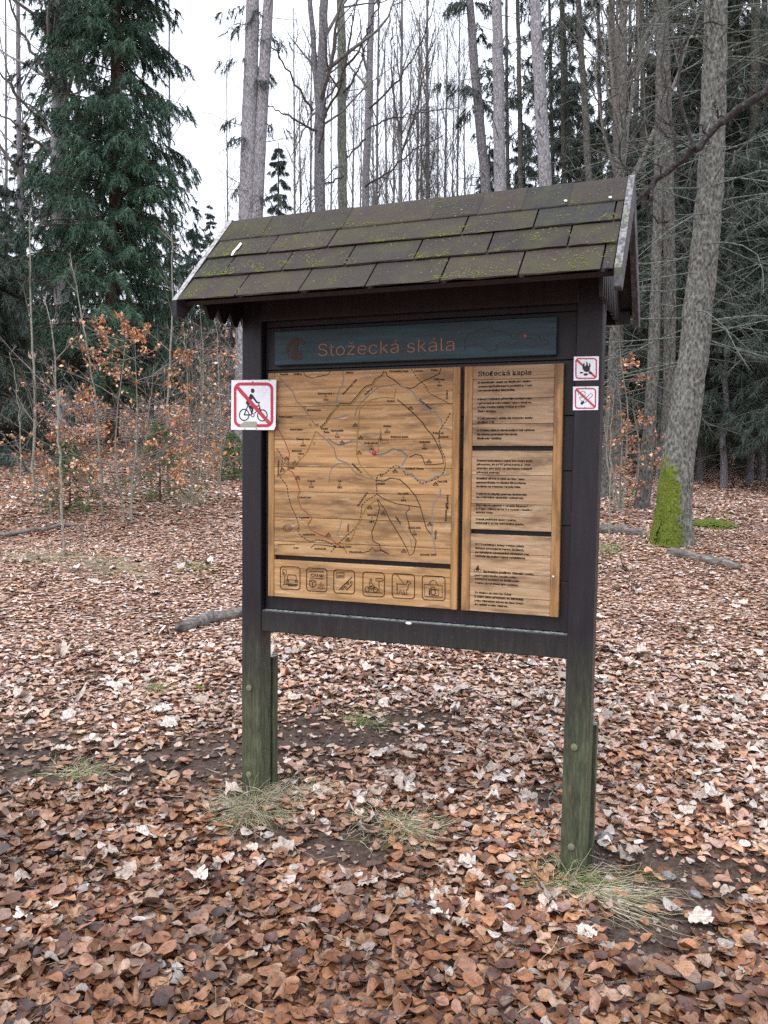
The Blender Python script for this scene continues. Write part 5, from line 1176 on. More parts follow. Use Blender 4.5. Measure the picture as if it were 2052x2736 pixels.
# the big leaning tree
def moss_big(Vl, Vw):
    a = np.array([-RH[0], -RH[1]])*.8+np.array([-FH[0], -FH[1]])*.55
    c = Vl[:, :2]; h = Vl[:, 2]
    ctr = BIGP[np.clip(np.searchsorted(BIGP[:, 2], Vw[:, 2]), 0, len(BIGP)-1), :2]
    d = norm(Vw[:, :2]-ctr); side = d@norm(a)
    return np.clip(side*.85-.05, 0, 1)*np.clip((1.3-h)/.8, 0, 1)
BIGPTS = [(1452,1168),(1457,1060),(1468,960),(1490,840),(1506,690),(1524,520),(1538,330),(1545,150),(1547,0),(1548,-80)]
BIGP = arclen_path(pts_path(BIGPTS, 8.5, True, 4.0), 60)
def big_green(P, r, g): return spruce_foliage(P, g, 30, .72, 1., lambda t: 1.1+0*t, 12, 6, -.06, .17, .035)
e, P, r = tree('spruce_tree', 'big leaning tree with bright green moss up its foot, right of the board', BIGPTS, 8.5, 71, 47, 'bark_mossy', 510, ext=4.0, m=60, sides=32, flare=.38, rough=.026, fine=5, crown=lambda P, r, g: dead_branches(P, r, 150, .2, .98, .7, 2.3, g, -.06, 9, .009)+dead_branches(P, r, 40, .5, .98, 1.2, 2.6, g, -.04, 9, .010), twig='twig_lichen', moss=moss_big)
def moss_cushion(e, P, r):                                # mossy buttress on the left of the foot
    rng = np.random.default_rng(7); base = np.array(e.location); a = Acc(); n = 4200
    ico = np.array([(0, 0, 1), (1, 0, .2), (.3, .95, .2), (-.8, .6, .2), (-.8, -.6, .2), (.3, -.95, .2)]); it = [(0, 1, 2), (0, 2, 3), (0, 3, 4), (0, 4, 5), (0, 5, 1)]
    dirv = norm(np.array([-RH[0]*.85-FH[0]*.52, -RH[1]*.85-FH[1]*.52])); tan = np.array([-dirv[1], dirv[0]])
    for i in range(n):
        h = abs(rng.normal(0, .5)); h = h if h < 1.3 else rng.uniform(0, 1.2)
        k = min(int(np.searchsorted(P[:, 2]-base[2], h)), len(P)-1); rr_ = r[k]*(1+.38*math.exp(-h/.28)*1.2)
        an = rng.normal(0, .6 if h < .35 else .36)
        if wob(h*1.0, an*.4, 71, .35)+.5*wob(h, an, 72, .1) < -.1+.55*h+rng.normal(0, .25): continue
        d = dirv*math.cos(an)+tan*math.sin(an); p = np.array([P[k][0]+d[0]*rr_*.985, P[k][1]+d[1]*rr_*.985, base[2]+h])
        nn = norm(np.array([d[0], d[1], .15])); t1 = norm(np.cross(nn, [0, 0, 1.])); t2 = np.cross(nn, t1); q = rng.uniform(.004, .015)
        a.add(p+(ico[:, :1]*t1+ico[:, 1:2]*t2)*q+ico[:, 2:]*nn*q*.6, None, it)
    o = add('moss', a.mesh('moss', base), M['moss'], e); o['kind'] = 'stuff'; o['label'] = 'bright green moss on the left of the trunk foot'
moss_cushion(e, P, r)

# deeper dark stand
deep = [(1609,1027,17,34,'dark leaning trunk with mossy foot deep in the right stand', [(1606,1029),(1614,900),(1622,700),(1630,300),(1632,0)]),
        (1537,1015,18,20,'dark straight trunk close behind the big mossy tree, to its right', [(1537,1016),(1540,800),(1545,400),(1548,0)]),
        (1640,1000,20,24,'dark trunk at the right edge of the photo deep in the stand', [(1645,1008),(1648,700),(1650,300),(1652,0)]),
        (1582,1000,22,18,'slim shaded trunk between the two dark trunks of the right stand', [(1582,1006),(1584,700),(1588,300),(1590,0)]),
        (1490,1000,21,17,'slim shaded trunk half hidden left of the big mossy tree', [(1480,1004),(1478,700),(1474,300),(1470,0)]),
        (1360,1000,19,16,'thin shaded trunk between the right post shrub and the crooked trunk', [(1362,1006),(1366,700),(1372,300),(1378,0)]),
        (1220,980,20,15,'thin trunk between the spotted trunk and the thinner grey one', [(1224,980),(1222,600),(1218,300),(1212,-20)]),
        (1130,980,21,15,'thin trunk between the two pale trunks above the ridge', [(1134,980),(1130,600),(1124,300),(1118,-20)]),
        (1400,980,18,17,'shaded trunk just behind the crooked one', [(1400,990),(1394,700),(1390,300),(1386,-20)]),
        (1300,980,23,13,'very thin trunk left of the many stemmed tree', [(1304,980),(1302,600),(1296,300),(1292,-20)]),
        (1480,980,25,14,'thin pale trunk above the crossing dark limb', [(1476,985),(1490,600),(1496,300),(1500,-20)]),
        (1345,980,22,12,'thin stem right behind the roof apex', [(1346,985),(1352,600),(1358,300),(1362,-20)]),
        (1195,980,24,11,'slim stem close right of the spotted trunk', [(1204,980),(1200,600),(1192,300),(1186,-20)]),
        (1100,980,25,11,'slim stem close right of the pale straight trunk', [(1102,980),(1100,600),(1096,300),(1094,-20)]),
        (1240,980,26,12,'slim leaning stem left of the thinner grey trunk', [(1240,980),(1236,600),(1228,300),(1216,-20)]),
        (1415,980,24,12,'slim shaded stem crossing behind the dark limb', [(1418,980),(1414,600),(1404,300),(1396,-20)]),
        (1525,980,24,13,'slim shaded stem hidden behind the upper mossy tree', [(1560,990),(1562,700),(1572,300),(1580,-20)])]
for i, (x, y, s, w, lb, pts) in enumerate(deep):
    tree('spruce_tree', lb, pts, s, w, w*.72, 'bark_dark' if i % 2 == 0 else 'bark_dim', 540+i, ext=3.5, m=26, sides=9, crown=db(70, .5, 1.9, .08, .85, 6, .008), green=gr(44, 1.3, .36, 11, 13), twig='twig_dim', group='trunks of the right stand')
GR = 'spruces closing the dark stand on the right'
for i, (k, x, s, sc) in enumerate([(0,1120,27,.95),(1,1205,24,.9),(2,1160,21,.8),(0,1265,22,.85),(1,1315,27,1.),(2,1345,19,.8),(0,1395,22,1.),(1,1440,19,.85),(2,1470,17,.75),(0,1510,21,.95),(1,1560,18,.85),(0,1600,23,1.),(2,1640,16,.8),(1,1690,19,.9),(0,1740,16,.85),(1,1800,20,1.),(2,1560,14,.62),(2,1700,13,.7),(1,1380,30,1.1),(0,1540,30,1.1),(1,1640,31,1.15),(2,1420,15,.6),(0,1480,34,1.2),(1,1250,33,1.05),(0,1180,34,.95),(2,1290,16,.55),(1,1600,36,1.2),(0,1700,34,1.2),(2,1510,15,.6),(2,1620,14.5,.62),(0,1350,24,.9),(1,1420,26,1.05),(0,1230,29,1.),(1,1500,27,1.1),(2,1385,16.5,.6),(2,1660,18,.8),(0,1580,26,1.05),(1,1880,17,1.),(0,1950,21,1.1),(2,2020,15,.8),(1,2100,19,1.),(0,2200,16,.95),(1,2350,22,1.1),(2,1900,13,.75),(0,2500,18,1.)]):
    if 1110 < x < 1405 and s > 20: sc *= .84
    plant_spruce(k, x, s, sc, 'dense shaded spruce with green crown in the dark stand right of the board', GR)
plant_spruce(2, 925, 27, .70, 'greyish conifer top behind the bare trees above the ridge', 'conifers above the ridge')
plant_spruce(2, 880, 29, .62, 'smaller conifer top left of the greyish one above the ridge', 'conifers above the ridge')
plant_spruce(2, 790, 28, .56, 'lowest conifer top above the ridge, behind the pale slender trunk', 'conifers above the ridge')
plant_spruce(0, 1045, 26, .72, 'conifer behind the bent grey trunk on the right of the ridge', 'conifers above the ridge')
plant_spruce(2, 965, 30, .66, 'conifer top close left of the bent grey trunk', 'conifers above the ridge')

# ------------------------------------------------------------------ the dark limb slanting down from the right
def limb_tree():
    rng = np.random.default_rng(620); s = 6.2
    P = np.array([DP(x, y, d) for x, y, d in [(1790,60,5.9),(1700,140,6.0),(1640,200,6.05),(1560,262,6.15),(1500,325,6.25),(1440,375,6.35),(1385,424,6.45),(1350,462,6.5)]])
    P = arclen_path(P, 30); P[1:-1] += rng.normal(0, .012, (28, 3))
    tb = G(1830, 5.8); Tq = np.array([tb+np.array([0, 0, -.2]), tb+np.array([.02, 0, 1.5]), P[0]+np.array([.05, 0, -.05]), P[0]+np.array([.1, .1, 2.5])]); Tq = arclen_path(Tq, 24)
    e = thing('beech_tree', 'tree out of frame whose dark dead limb slants down to the roof apex', 'tree', tb)
    V, F = trunk_mesh(Tq, np.linspace(.13, .08, 24), rng, 12, .04, .3); add('trunk', mesh_from('trunk', V-tb, F), M['bark_dark'], e)
    V, F = trunk_mesh(P, np.linspace(.036, .020, 30), rng, 9, .10); o = add('limb', mesh_from('limb', V-tb, F), M['limb'], e); o['label'] = 'dark lichen flecked dead limb'
    a = Acc()
    # side shoots: upward arching ones as in the photo, and finer ones
    for pts, w in [([(1500,320),(1478,250),(1465,160),(1478,70),(1520,45),(1590,50)],9), ([(1415,398),(1400,440),(1412,470),(1440,478),(1445,510)],7), ([(1560,262),(1545,215),(1530,205)],6), ([(1590,235),(1620,205),(1659,180)],6), ([(1440,378),(1405,350),(1380,330),(1370,300)],5),
                   ([(1640,200),(1600,190),(1575,160)],5), ([(1470,350),(1455,300),(1440,210),(1430,120),(1445,30)],6), ([(1530,292),(1500,260),(1488,215)],5), ([(1385,424),(1360,390),(1340,330),(1325,240)],5), ([(1500,322),(1440,290),(1400,262)],4)]:
        Q = arclen_path(np.array([DP(x, y, 6.2+.03*i) for i, (x, y) in enumerate(pts)]), 14); Q[1:] += rng.normal(0, .012, (13, 3))
        V, F = tubes(Q[None], np.linspace(wpx(w, 6.2)/2, .003, 14)[None], 6); a.add(V, F)
        s_, d_, l_, _ = sprout(Q[None], 8, .15, 1., R(45), .3, rng); B = limbs(s_, d_, l_, 5, .12, .03, rng); V, F = tubes(B, taper(.004, .0015, len(s_), 5), 4); a.add(V, F)
    add('side_shoots', a.mesh('side_shoots', tb), M['limb'], e)
limb_tree()
# long boughs drawn out against the sky, each belonging to the tree it leaves
def boughs(parent, name, specs, s, mat, seed, fine=4):
    rng = np.random.default_rng(seed); off = np.array(parent.location); a = Acc()
    for pts, w in specs:
        Q = arclen_path(np.array([DP(x, y, s-.25*i) for i, (x, y) in enumerate(pts)]), 16); Q[1:] += rng.normal(0, .02, (15, 3))
        V, F = tubes(Q[None], np.linspace(wpx(w, s)/2, wpx(w, s)/5, 16)[None], 5); a.add(V, F)
        s_, d_, l_, _ = sprout(Q[None], 9, .15, 1., R(40), .22, rng); B = limbs(s_, d_, l_, 6, .1, .04, rng); V, F = tubes(B, taper(wpx(w, s)*.18, .003, len(s_), 6), 4); a.add(V, F)
        s2, d2, l2, _ = sprout(B, fine, .2, 1., R(42), .5, rng, l_); B2 = limbs(s2, d2, l2, 4, .12, .04, rng); V, F = tubes(B2, taper(.0045, .002, len(s2), 4), 3); a.add(V, F)
    o = add(name, a.mesh(name, off), M[mat], parent); o['kind'] = 'stuff'
def by_label(txt): return next(o for o in scene.objects if o.get('label', '').startswith(txt))
boughs(by_label('grey forked leafless'), 'boughs', [([(676,240),(635,177),(605,120),(587,96),(575,60)],6), ([(683,282),(650,265),(621,250),(579,229)],6), ([(700,250),(728,205),(745,150),(760,60),(772,-20)],6), ([(690,330),(700,270),(704,210),(716,150)],5)], 17.9, 'twig_dark', 701)
boughs(by_label('straight grey trunk right of the forked'), 'boughs', [([(742,170),(690,225),(666,266),(630,333)],5), ([(740,150),(768,126),(806,34),(826,-10)],6), ([(742,380),(700,400),(668,440),(655,470)],4), ([(742,200),(775,150),(800,60)],5)], 18.9, 'twig_dark', 702)
boughs(by_label('pale slender trunk above the middle'), 'boughs', [([(797,235),(853,184),(901,113),(930,40),(942,-10)],5), ([(790,300),(744,345),(700,388)],5), ([(788,405),(835,375),(877,334),(956,293)],5), ([(792,280),(850,250),(920,245),(990,230)],4)], 19.8, 'twig_dark', 703)
boughs(by_label('pale grey leafless tree rising behind'), 'boughs', [([(122,335),(75,305),(35,270),(-5,240)],9), ([(120,300),(62,235),(30,205),(0,150),(-15,110)],8), ([(126,190),(80,130),(40,60),(20,0),(0,-30)],9), ([(128,120),(100,70),(88,20),(85,-30)],8), ([(120,270),(70,230),(40,215),(5,205)],5)], 18.0, 'twig_grey', 704)
boughs(by_label('bushy bare tree with steep'), 'boughs', [([(868,300),(853,230),(845,150),(850,60)],5), ([(868,330),(900,240),(915,150),(940,60)],5)], 24.0, 'twig_dark', 705)

# ------------------------------------------------------------------ shrubs, saplings, young spruces
DRY = np.array([lin(c) for c in ('#c8936b', '#ba7d54', '#d5a684', '#9c6642', '#dcbb9e', '#c68a60')])
def leafy_shrub(name, label, x, s, H, W, nb, leaves, seed, cat='shrub', stems=3, bare='twig_grey', leafsize=(.036, .06), dens_low=False, group=None, tiers=True):
    rng = np.random.default_rng(seed); g = G(x, s); e = thing(name, label, cat, g, group)
    az = rng.uniform(0, 6.28, stems); sp = .22 if tiers else .5; D = np.stack([np.cos(az)*sp, np.sin(az)*sp, np.ones(stems)], -1); D[0] = (0, 0, 1)
    Ls = H*rng.uniform(.72, 1.0, stems); Ls[0] = H
    st = limbs(np.repeat((g-np.array([0, 0, .05]))[None], stems, 0)+rng.normal(0, .05, (stems, 3))*np.array([1, 1, 0]), D, Ls, 12, .06 if tiers else .12, .05, rng)
    a = Acc(); V, F = tubes(st, taper((.008+.003*H)*(1 if tiers else .4), .002, stems, 12), 6); a.add(V, F); add('stem', a.mesh('stem', g), M['bark_sapling' if tiers else 'twig_grey'], e)
    pi = rng.integers(0, stems, nb); t = rng.uniform(.14, .98, nb); k = (t*11).astype(int).clip(0, 10); S = st[pi, k]+(st[pi, k+1]-st[pi, k])*(t*11-k)[:, None]
    az = rng.uniform(0, 6.28, nb); D = np.stack([np.cos(az), np.sin(az), rng.normal(.32 if tiers else .9, .16, nb)], -1)
    L = W*.5*np.interp(t, [0, .3, .7, 1], [.9, 1.1, .7, .3])*rng.uniform(.6, 1.15, nb)
    B = limbs(S, D, L, 8, .08, .0, rng); a = Acc(); V, F = tubes(B, taper(.0065, .0018, nb, 8), 4); a.add(V, F)
    s2, d2, l2, _ = sprout(B, 7, .2, 1., R(42), .42, rng, L); B2 = limbs(s2, d2, l2, 5, .1, .0, rng); V, F = tubes(B2, taper(.003, .0012, len(s2), 5), 3); a.add(V, F)
    s3, d3, l3, _ = sprout(B2, 3, .2, 1., R(40), .5, rng, l2); B3 = limbs(s3, d3, l3, 3, .1, .0, rng); V, F = tubes(B3, taper(.0018, .001, len(s3), 3), 3); a.add(V, F)
    o = add('branches', a.mesh('branches', g), M[bare], e); o['kind'] = 'stuff'
    if leaves:
        src = np.concatenate([B2[:, 1:].reshape(-1, 3), B3[:, 1:].reshape(-1, 3), B[:, 4:].reshape(-1, 3)])
        clump = wob(src[:, 0]+src[:, 2]*.7, src[:, 1]*.8-src[:, 2], 80+seed, .7)+.5*wob(src[:, 0], src[:, 2], 81+seed, .25)
        pw = np.clip(clump+.45, .02, None); pw /= pw.sum(); i = rng.choice(len(src), leaves, p=pw)
        pos = src[i]+rng.normal(0, .015, (leaves, 3)); tm = beech_template(3)
        W_, F_, u, kk = place_leaves(tm, pos, rng.uniform(*leafsize, leaves), rng.uniform(0, 6.28, leaves), rng.normal(.5, .5, leaves), rng.normal(0, .5, leaves), rng.normal(.3, .5, leaves), rng.normal(.5, .5, leaves), np.full(leaves, .02), rng)
        c = DRY[rng.integers(0, 6, leaves)]*rng.uniform(.7, 1.2, (leaves, 1))
        o = add('foliage', mesh_from('foliage', W_-g, F_, None, True, np.repeat(c, kk, 0)), M['dry_leaves'], e); o['kind'] = 'stuff'
    return e
leafy_shrub('beech_shrub', 'broad beech shrub full of dry orange leaves, left of the board', 262, 9.3, 2.15, 2.9, 60, 2200, 801, stems=3, leafsize=(.035, .058))
leafy_shrub('beech_shrub', 'small orange leaved beech low in front of the brush near the left post', 470, 11.5, 1.2, 1.1, 16, 90, 802, stems=3)
leafy_shrub('beech_shrub', 'orange leaved beech shrub directly right of the right post', 1338, 10.2, 2.2, 1.35, 34, 620, 803, stems=4)
leafy_shrub('beech_shrub', 'low orange beech twig clump at the far left, under the saplings', 112, 9.4, 1.0, 1.2, 14, 180, 804, stems=2)
leafy_shrub('beech_shrub', 'sparse orange leaved beech beside the left eave', 432, 12.2, 2.7, 1.9, 22, 80, 805, stems=3)
leafy_shrub('beech_shrub', 'thin orange leaved beech between the crooked trunk and the mossy tree', 1378, 11.8, 1.6, .9, 14, 110, 806, stems=2)
for i, (x, s, H, W, nb, st, lb) in enumerate([(400, 14.2, 2.6, 2.4, 26, 4, 'tangle of bare grey brush left of the twin trunk'), (452, 14.0, 2.4, 2.2, 26, 4, 'bare brush just left of the left post'), (500, 15.2, 2.2, 2.0, 22, 4, 'bare brush in front of the foot of the twin trunk'), (340, 15.5, 2.6, 2.4, 20, 4, 'bare brush behind the right side of the large beech shrub'),
        (190, 16.0, 2.4, 2.4, 16, 3, 'bare brush behind the middle of the large beech shrub'), (80, 16.0, 2.2, 2.4, 16, 3, 'bare brush behind the left saplings'), (300, 18.0, 3.0, 2.6, 26, 5, 'taller bare brush right of the foot of the tall spruce'), (430, 18.0, 3.0, 2.8, 30, 6, 'farther bare brush seen under the left eave')]):
    leafy_shrub('bare_shrub', lb, x, s, H, W, nb, 40 if i in (1, 2) else 0, 820+i, stems=st, bare='twig_grey', group='bare brush on the left', tiers=False)
def sapling(label, pts, s, w, seed, twigs=14, mat='bark_sapling', name='sapling', cat='sapling', tw=.5):
    rng = np.random.default_rng(seed); P = arclen_path(pts_path(pts, s, True, 0), 22); P[1:] += rng.normal(0, .006, (21, 3)); base = P[0].copy(); base[2] = float(ground_z(base[0], base[1]))
    e = thing(name, label, cat, base); r = np.linspace(wpx(w, s)/2.5, wpx(w, s)/9, 22); V, F = tubes(P[None], r[None], 7); add('stem', mesh_from('stem', V-base, F), M[mat], e)
    if twigs:
        S, D, L, _ = sprout(P[None], twigs, .25, 1., R(48), tw*.45, rng); B = limbs(S, D, L, 6, .07, .06, rng); a = Acc(); V, F = tubes(B, taper(wpx(w, s)*.17, .0016, twigs, 6), 4); a.add(V, F)
        S, D, L, _ = sprout(B, 4, .25, 1., R(42), .45, rng, L); B = limbs(S, D, L, 4, .1, .05, rng); V, F = tubes(B, taper(.0022, .001, len(S), 4), 3); a.add(V, F)
        o = add('branches', a.mesh('branches', base), M['twig_grey'], e); o['kind'] = 'stuff'
sapling('grey sapling standing foremost at the left, its tip bent left', [(138,1214),(132,1050),(124,880),(117,740),(108,680),(92,640)], 7.7, 8.5, 901)
sapling('tall whitish sapling near the left edge with a forked top', [(70,1020),(76,860),(70,740),(66,640),(63,540),(66,450)], 10.5, 9, 902, 12)
sapling('thin sapling stem rising through the middle of the large beech shrub', [(222,1050),(212,920),(203,840),(182,720),(166,620),(150,560)], 9.6, 7.5, 903, 14)
sapling('straight pale sapling at the right side of the large beech shrub', [(364,1020),(360,900),(366,800),(372,680),(373,580),(371,505)], 10.8, 8.5, 904, 16)
sapling('slender brown sapling in the brush left of the left post', [(478,1000),(474,850),(470,740),(462,660)], 10.4, 5, 906, 12)
sapling('thinnest sapling at the left edge of the photo', [(48,985),(42,900),(34,820),(20,760)], 9.6, 4.5, 907, 8)
sapling('crooked sapling in the brush between the beech shrub and the post', [(416,1048),(408,930),(404,810),(398,720)], 10.0, 6, 908, 14)
sapling('dry straw coloured stalk bent right in the leaves below the beech shrub', [(172,1195),(178,1130),(188,1075),(205,1042)], 8.0, 3.5, 910, 0, 'dead_wood', 'dry_stalk', 'stalk')
sapling('leafless sapling behind the lower right post beside the leaf carpet', [(1330,1440),(1336,1390),(1340,1340),(1348,1280)], 6.0, 2.6, 911, 5, 'twig_dark')
sapling('thin sapling at the right side of the right post in front of the orange shrub', [(1316,1170),(1318,1050),(1320,930),(1326,840)], 8.8, 5, 912, 8)
def young_spruce(label, x, s, H, W, seed):
    rng = np.random.default_rng(seed); g = G(x, s); P = np.stack([np.full(10, g[0]), np.full(10, g[1]), np.linspace(g[2]-.03, g[2]+H, 10)], -1); e = thing('young_spruce', label, 'spruce', g, 'young spruces')
    V, F = tubes(P[None], np.linspace(.016, .004, 10)[None], 7); add('stem', mesh_from('stem', V-g, F), M['bark_spruce'], e)
    wood, gv, gf = spruce_foliage(P, rng, 34, .06, 1., lambda t: W*.5*(1.05-t), 11, 8, -.02, .06, .009, up0=.3); a = Acc(); acc_tubes(a, wood, .5); o = add('branches', a.mesh('branches', g), M['bark_spruce'], e); o['kind'] = 'stuff'
    add('crown', mesh_from('crown', gv-g, gf), M['needles_young'], e)
young_spruce('low young spruce under the left side of the large beech shrub', 150, 9.8, .85, 1.15, 931)
young_spruce('young spruce behind the right side of the large beech shrub', 345, 10.4, 1.05, 1.3, 932)
young_spruce('small young spruce at the foot of the brush beside the left post', 505, 12.0, .7, .9, 933)

# ------------------------------------------------------------------ grass, twigs, logs, stones
GD = np.array([lin(c) for c in ('#b0a58a', '#c4baa2', '#8c846a', '#9d947a')]); GG = np.array([lin(c) for c in ('#6f8038', '#7f8e48', '#5c7030')])
def tuft(name, label, px, py, n, h, spread, green, seed, lean=(0, 0), lie=.0, group='grass tufts', flat=1.0):
    rng = np.random.default_rng(seed); c = GP(px, py); c[2] = float(ground_z(c[0], c[1])); az = rng.uniform(0, 6.28, n); rr = np.abs(rng.normal(0, spread, n))
    S = c+np.stack([np.cos(az)*rr, np.sin(az)*rr*flat, np.zeros(n)], -1); S[:, 2] = ground_z(S[:, 0], S[:, 1])-.004
    D = np.stack([np.cos(az)*.7+lean[0]+rng.normal(0, .3, n), np.sin(az)*.7+lean[1]+rng.normal(0, .3, n), np.full(n, 1.0-lie)+rng.normal(0, .2, n)], -1)
    L = h*rng.uniform(.5, 1.3, n); P = limbs(S, D, L, 6, .30, -.34, rng)
    P[:, :, 2] = np.maximum(P[:, :, 2], ground_z(P[:, :, 0], P[:, :, 1])+.006+.016*rng.random((n, 1)))
    V, F = tubes(P, taper(.0016, .0005, n, 6), 3); col = np.where((rng.random(n) < green)[:, None], GG[rng.integers(0, 3, n)], GD[rng.integers(0, 4, n)])*rng.uniform(.75, 1.15, (n, 1))
    me = mesh_from(name, V-c.astype(np.float32), F, None, True, np.repeat(col, 18, 0)); o = add(name, me, M['grass']); o.location = tuple(float(v) for v in c); return tag(o, label, 'grass', group, 'stuff' if 'blades' in label or 'halfway' in label or 'cushion on the bare' in label else None)
tuft('grass_tuft', 'dry drooping grass tuft with green heart at the foot of the left post', 542, 1748, 900, .15, .07, .12, 951, tuple(-FH*.4))
tuft('grass_tuft', 'straw coloured grass between the two post feet', 650, 1722, 170, .13, .10, .08, 952, (.4, 0), .3)
tuft('grass_tuft', 'yellowish grass tuft against the foot of the right post', 1228, 1902, 600, .13, .07, .3, 953, tuple(-FH*.3-RH*.2), .1)
tuft('grass_tuft', 'long bleached straw lying right of the right post foot', 1300, 1935, 150, .30, .07, .05, 954, tuple(RH*1.5-FH*.5), .75)
tuft('grass_tuft', 'flattened dry grass halfway between the posts', 870, 1795, 520, .12, .16, .12, 955, (.3, .1), .55, flat=.5)
tuft('grass_tuft', 'dull green grass cushion on the bare soil behind the board', 795, 1562, 520, .05, .085, .6, 956, lie=.1, flat=.7)
tuft('grass_tuft', 'dry grass on the bare soil patch at the left edge', 175, 1668, 260, .09, .10, .35, 957, lie=.4, flat=.5)
tuft('grass_tuft', 'pale dry hummock of grass in the leaves below the brush', 413, 1085, 320, .26, .05, 0, 958)
tuft('grass_tuft', 'small green tuft in the leaves left of the left post', 345, 1490, 180, .07, .05, .6, 959)
tuft('grass_tuft', 'sparse fresh green blades left of the lying branch', 430, 1226, 140, .09, .12, .85, 960)
tuft('grass_tuft', 'bright green tuft between leaves left of the post, above the bolt', 432, 1490, 60, .04, .02, 1., 961)
tuft('grass_tuft', 'few green blades beside the straw right of the right post', 1400, 1895, 26, .06, .02, .8, 962)
tuft('grass_tuft', 'grass and moss in the leaves between board and mossy tree', 1312, 1190, 200, .12, .09, .6, 963)
tuft('grass_tuft', 'pale dry grass lying in the leaves under the large beech shrub', 235, 1225, 340, .22, .30, .06, 964, (.3, -.1), .6, flat=.5)
tuft('grass_tuft', 'pale dry grass at the left edge below the saplings', 85, 1205, 260, .22, .25, .12, 965, (.2, 0), .55, flat=.5)
def stick(name, label, pts, r, seed, mat, twigs=0, cat='twig', lift=.02, sides=7, on=None):
    rng = np.random.default_rng(seed); P = []
    for x, y in pts: q = GP(x, y); q[2] = float(ground_z(q[0], q[1]))+lift; P.append(q)
    P = arclen_path(np.array(P), 14); P[1:-1, :2] += rng.normal(0, r*.35, (12, 2)); P[:, 2] = ground_z(P[:, 0], P[:, 1])+lift+rng.normal(0, r*.2, 14); base = P[len(P)//2].copy()
    rad = np.interp(np.linspace(0, 1, 14), [0, .06, .94, 1], [r*.55, r, r*.75, r*.3]); V, F = trunk_mesh(P, rad, rng, sides, .09); n = len(V)
    caps = [(0, j, j+1) for j in range(1, sides-1)]+[(n-sides, n-sides+j+1, n-sides+j) for j in range(1, sides-1)]
    if not twigs:
        o = add(name, mesh_from(name, V-base, F, caps), M[mat]); o.location = tuple(float(v) for v in base); return tag(o, label, cat)
    e = thing(name, label, cat, base); add('stem', mesh_from('stem', V-base, F, caps), M[mat], e)
    S, D, L, _ = sprout(P[None], twigs, .2, 1., R(45), .4, rng); D[:, 2] = np.abs(D[:, 2])*.4; B = limbs(S, D, L, 5, .15, -.05, rng); a = Acc(); V, F = tubes(B, taper(r*.5, r*.15, twigs, 5), 4); a.add(V, F)
    add('side_twigs', a.mesh('side_twigs', base), M[mat], e); return e
stick('fallen_branch', 'thick grey weathered branch lying left of the left post', [(383,1368),(425,1352),(470,1342),(560,1322)], .05, 971, 'dead_wood', 0, 'branch', .042, 14)
stick('fallen_log', 'pale grey log lying on the leaves behind the right post', [(1285,1150),(1340,1152),(1398,1158)], .055, 972, 'dead_wood', 0, 'log', .03, 12)
stick('fallen_log', 'weathered log half sunk in leaves in front of the mossy tree', [(1440,1196),(1520,1212),(1600,1232)], .05, 973, 'dead_wood', 0, 'log', .02, 12)
stick('fallen_branch', 'thin brown branch lying at the left edge below the brush', [(-20,1160),(60,1152),(170,1138)], .022, 974, 'twig_grey', 0, 'branch', .03, 8)
stick('twig', 'lichen grey twig on the leaves left of the right post foot', [(1226,1690),(1182,1735),(1199,1780)], .006, 975, 'twig_lichen', 3)
stick('twig', 'lichen grey twig leaning out right behind the right post', [(1338,1504),(1322,1552),(1300,1580)], .007, 976, 'twig_lichen', 2)
stick('twig', 'lichen covered twig on the leaves at the right edge', [(1520,1640),(1507,1705),(1515,1745)], .006, 977, 'twig_lichen', 5)
stick('twig', 'dark curved stick on the leaves in the lower left', [(112,1808),(164,1775),(240,1760)], .006, 978, 'twig_dark', 0)
stick('twig', 'long straw stalk lying across the foot of the right post', [(1195,1856),(1300,1893),(1345,1903)], .0028, 979, 'dead_wood', 0, 'twig', .07)
stick('twig', 'straw stalk slanting from the left post foot to the right', [(605,1722),(680,1660),(725,1595)], .0026, 980, 'dead_wood', 3, 'twig', .05)
stick('twig', 'short dark stick near the bottom left corner', [(150,2020),(215,2010),(260,2022)], .006, 981, 'twig_dark', 0)
stick('twig', 'dark twig across the leaves at the bottom right', [(1270,2130),(1340,2140),(1420,2120)], .004, 982, 'twig_dark', 0)
def stone(label, px, py, r, seed, mat='stone'):
    import bmesh
    rng = np.random.default_rng(seed); c = GP(px, py); c[2] = float(ground_z(c[0], c[1]))+r*.25; bm = bmesh.new(); bmesh.ops.create_icosphere(bm, subdivisions=2, radius=1)
    V = np.array([v.co[:] for v in bm.verts]); T = [[v.index for v in f.verts] for f in bm.faces]; bm.free()
    V = V*(1+.35*np.stack([wob(V[:, 0]+V[:, 2], V[:, 1], seed, 2.2)]*3, -1))*np.array([1.2, .9, .65])*r
    o = add('stone', mesh_from('stone', V, None, T, False), M[mat]); o.location = tuple(float(v) for v in c); tag(o, label, 'stone', 'stones by the right post')
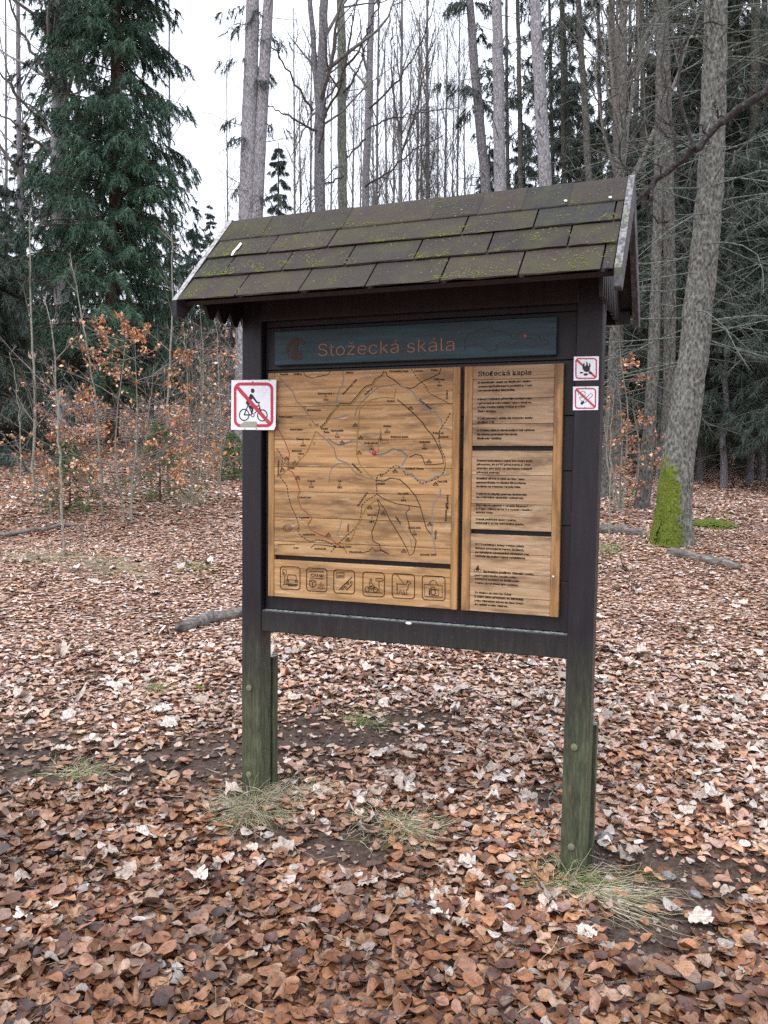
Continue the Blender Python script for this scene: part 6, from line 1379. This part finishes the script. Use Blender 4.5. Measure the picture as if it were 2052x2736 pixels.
stone('pale grey stone on the bare soil right of the right post', 1441, 1892, .026, 991); stone('bluish stone half hidden behind the right post foot', 1299, 1815, .034, 992); stone('small greenish stone at the edge of the leaves, rightmost of the three', 1500, 1930, .022, 993)
def moss_mound(label, px, py, rx, seed, h=.08):
    rng = np.random.default_rng(seed); c = GP(px, py); c[2] = float(ground_z(c[0], c[1])); a = Acc(); n = 700
    ico = np.array([(0, 0, 1), (1, 0, .2), (.3, .95, .2), (-.8, .6, .2), (-.8, -.6, .2), (.3, -.95, .2)]); it = [(0, 1, 2), (0, 2, 3), (0, 3, 4), (0, 4, 5), (0, 5, 1)]
    for i in range(n):
        u = rng.normal(0, .42); v = rng.normal(0, .42); d2 = u*u+v*v
        if d2 > 1: continue
        p = c+np.array([RH[0]*u*rx+FH[0]*v*rx*.45, RH[1]*u*rx+FH[1]*v*rx*.45, 0]); p[2] = float(ground_z(p[0], p[1]))+h*(1-d2)**1.5; a.add(p+ico*rng.uniform(.010, .026), None, it)
    o = add('moss_mound', a.mesh('moss_mound', c), M['moss']); o.location = tuple(float(v) for v in c); tag(o, label, 'moss')
moss_mound('green moss cushion on the leaves right of the big leaning tree', 1540, 1140, .32, 995); moss_mound('small moss cushion beside the foot of the crooked trunk', 1378, 1066, .16, 996)
def wrapper():
    c = GP(697, 1546); rng = np.random.default_rng(5); e = thing('candy_wrapper', 'tiny white and yellow candy wrapper on the leaves under the board', 'wrapper', c)
    for nm, mt, dx in (('foil', 'paper_white', 0), ('printed_edge', 'paper_yellow', .012)):
        V = np.array([(x, y, 0) for y in np.linspace(-.012, .012, 4) for x in np.linspace(-.012, .012, 5)]); V[:, 2] = rng.normal(.012, .005, 20); V[:, :2] += rng.normal(0, .002, (20, 2)); V[:, 0] += dx; V[:, 2] += dx*.3
        add(nm, mesh_from(nm, V, [(j*5+i, j*5+i+1, j*5+i+6, j*5+i+5) for j in range(3) for i in range(4)]), M[mt], e)
wrapper()

for o in scene.objects:
    if o.parent is not None and o.name.split('.')[0] in ('branches', 'side_twigs', 'side_shoots', 'crown'): o['kind'] = 'stuff'
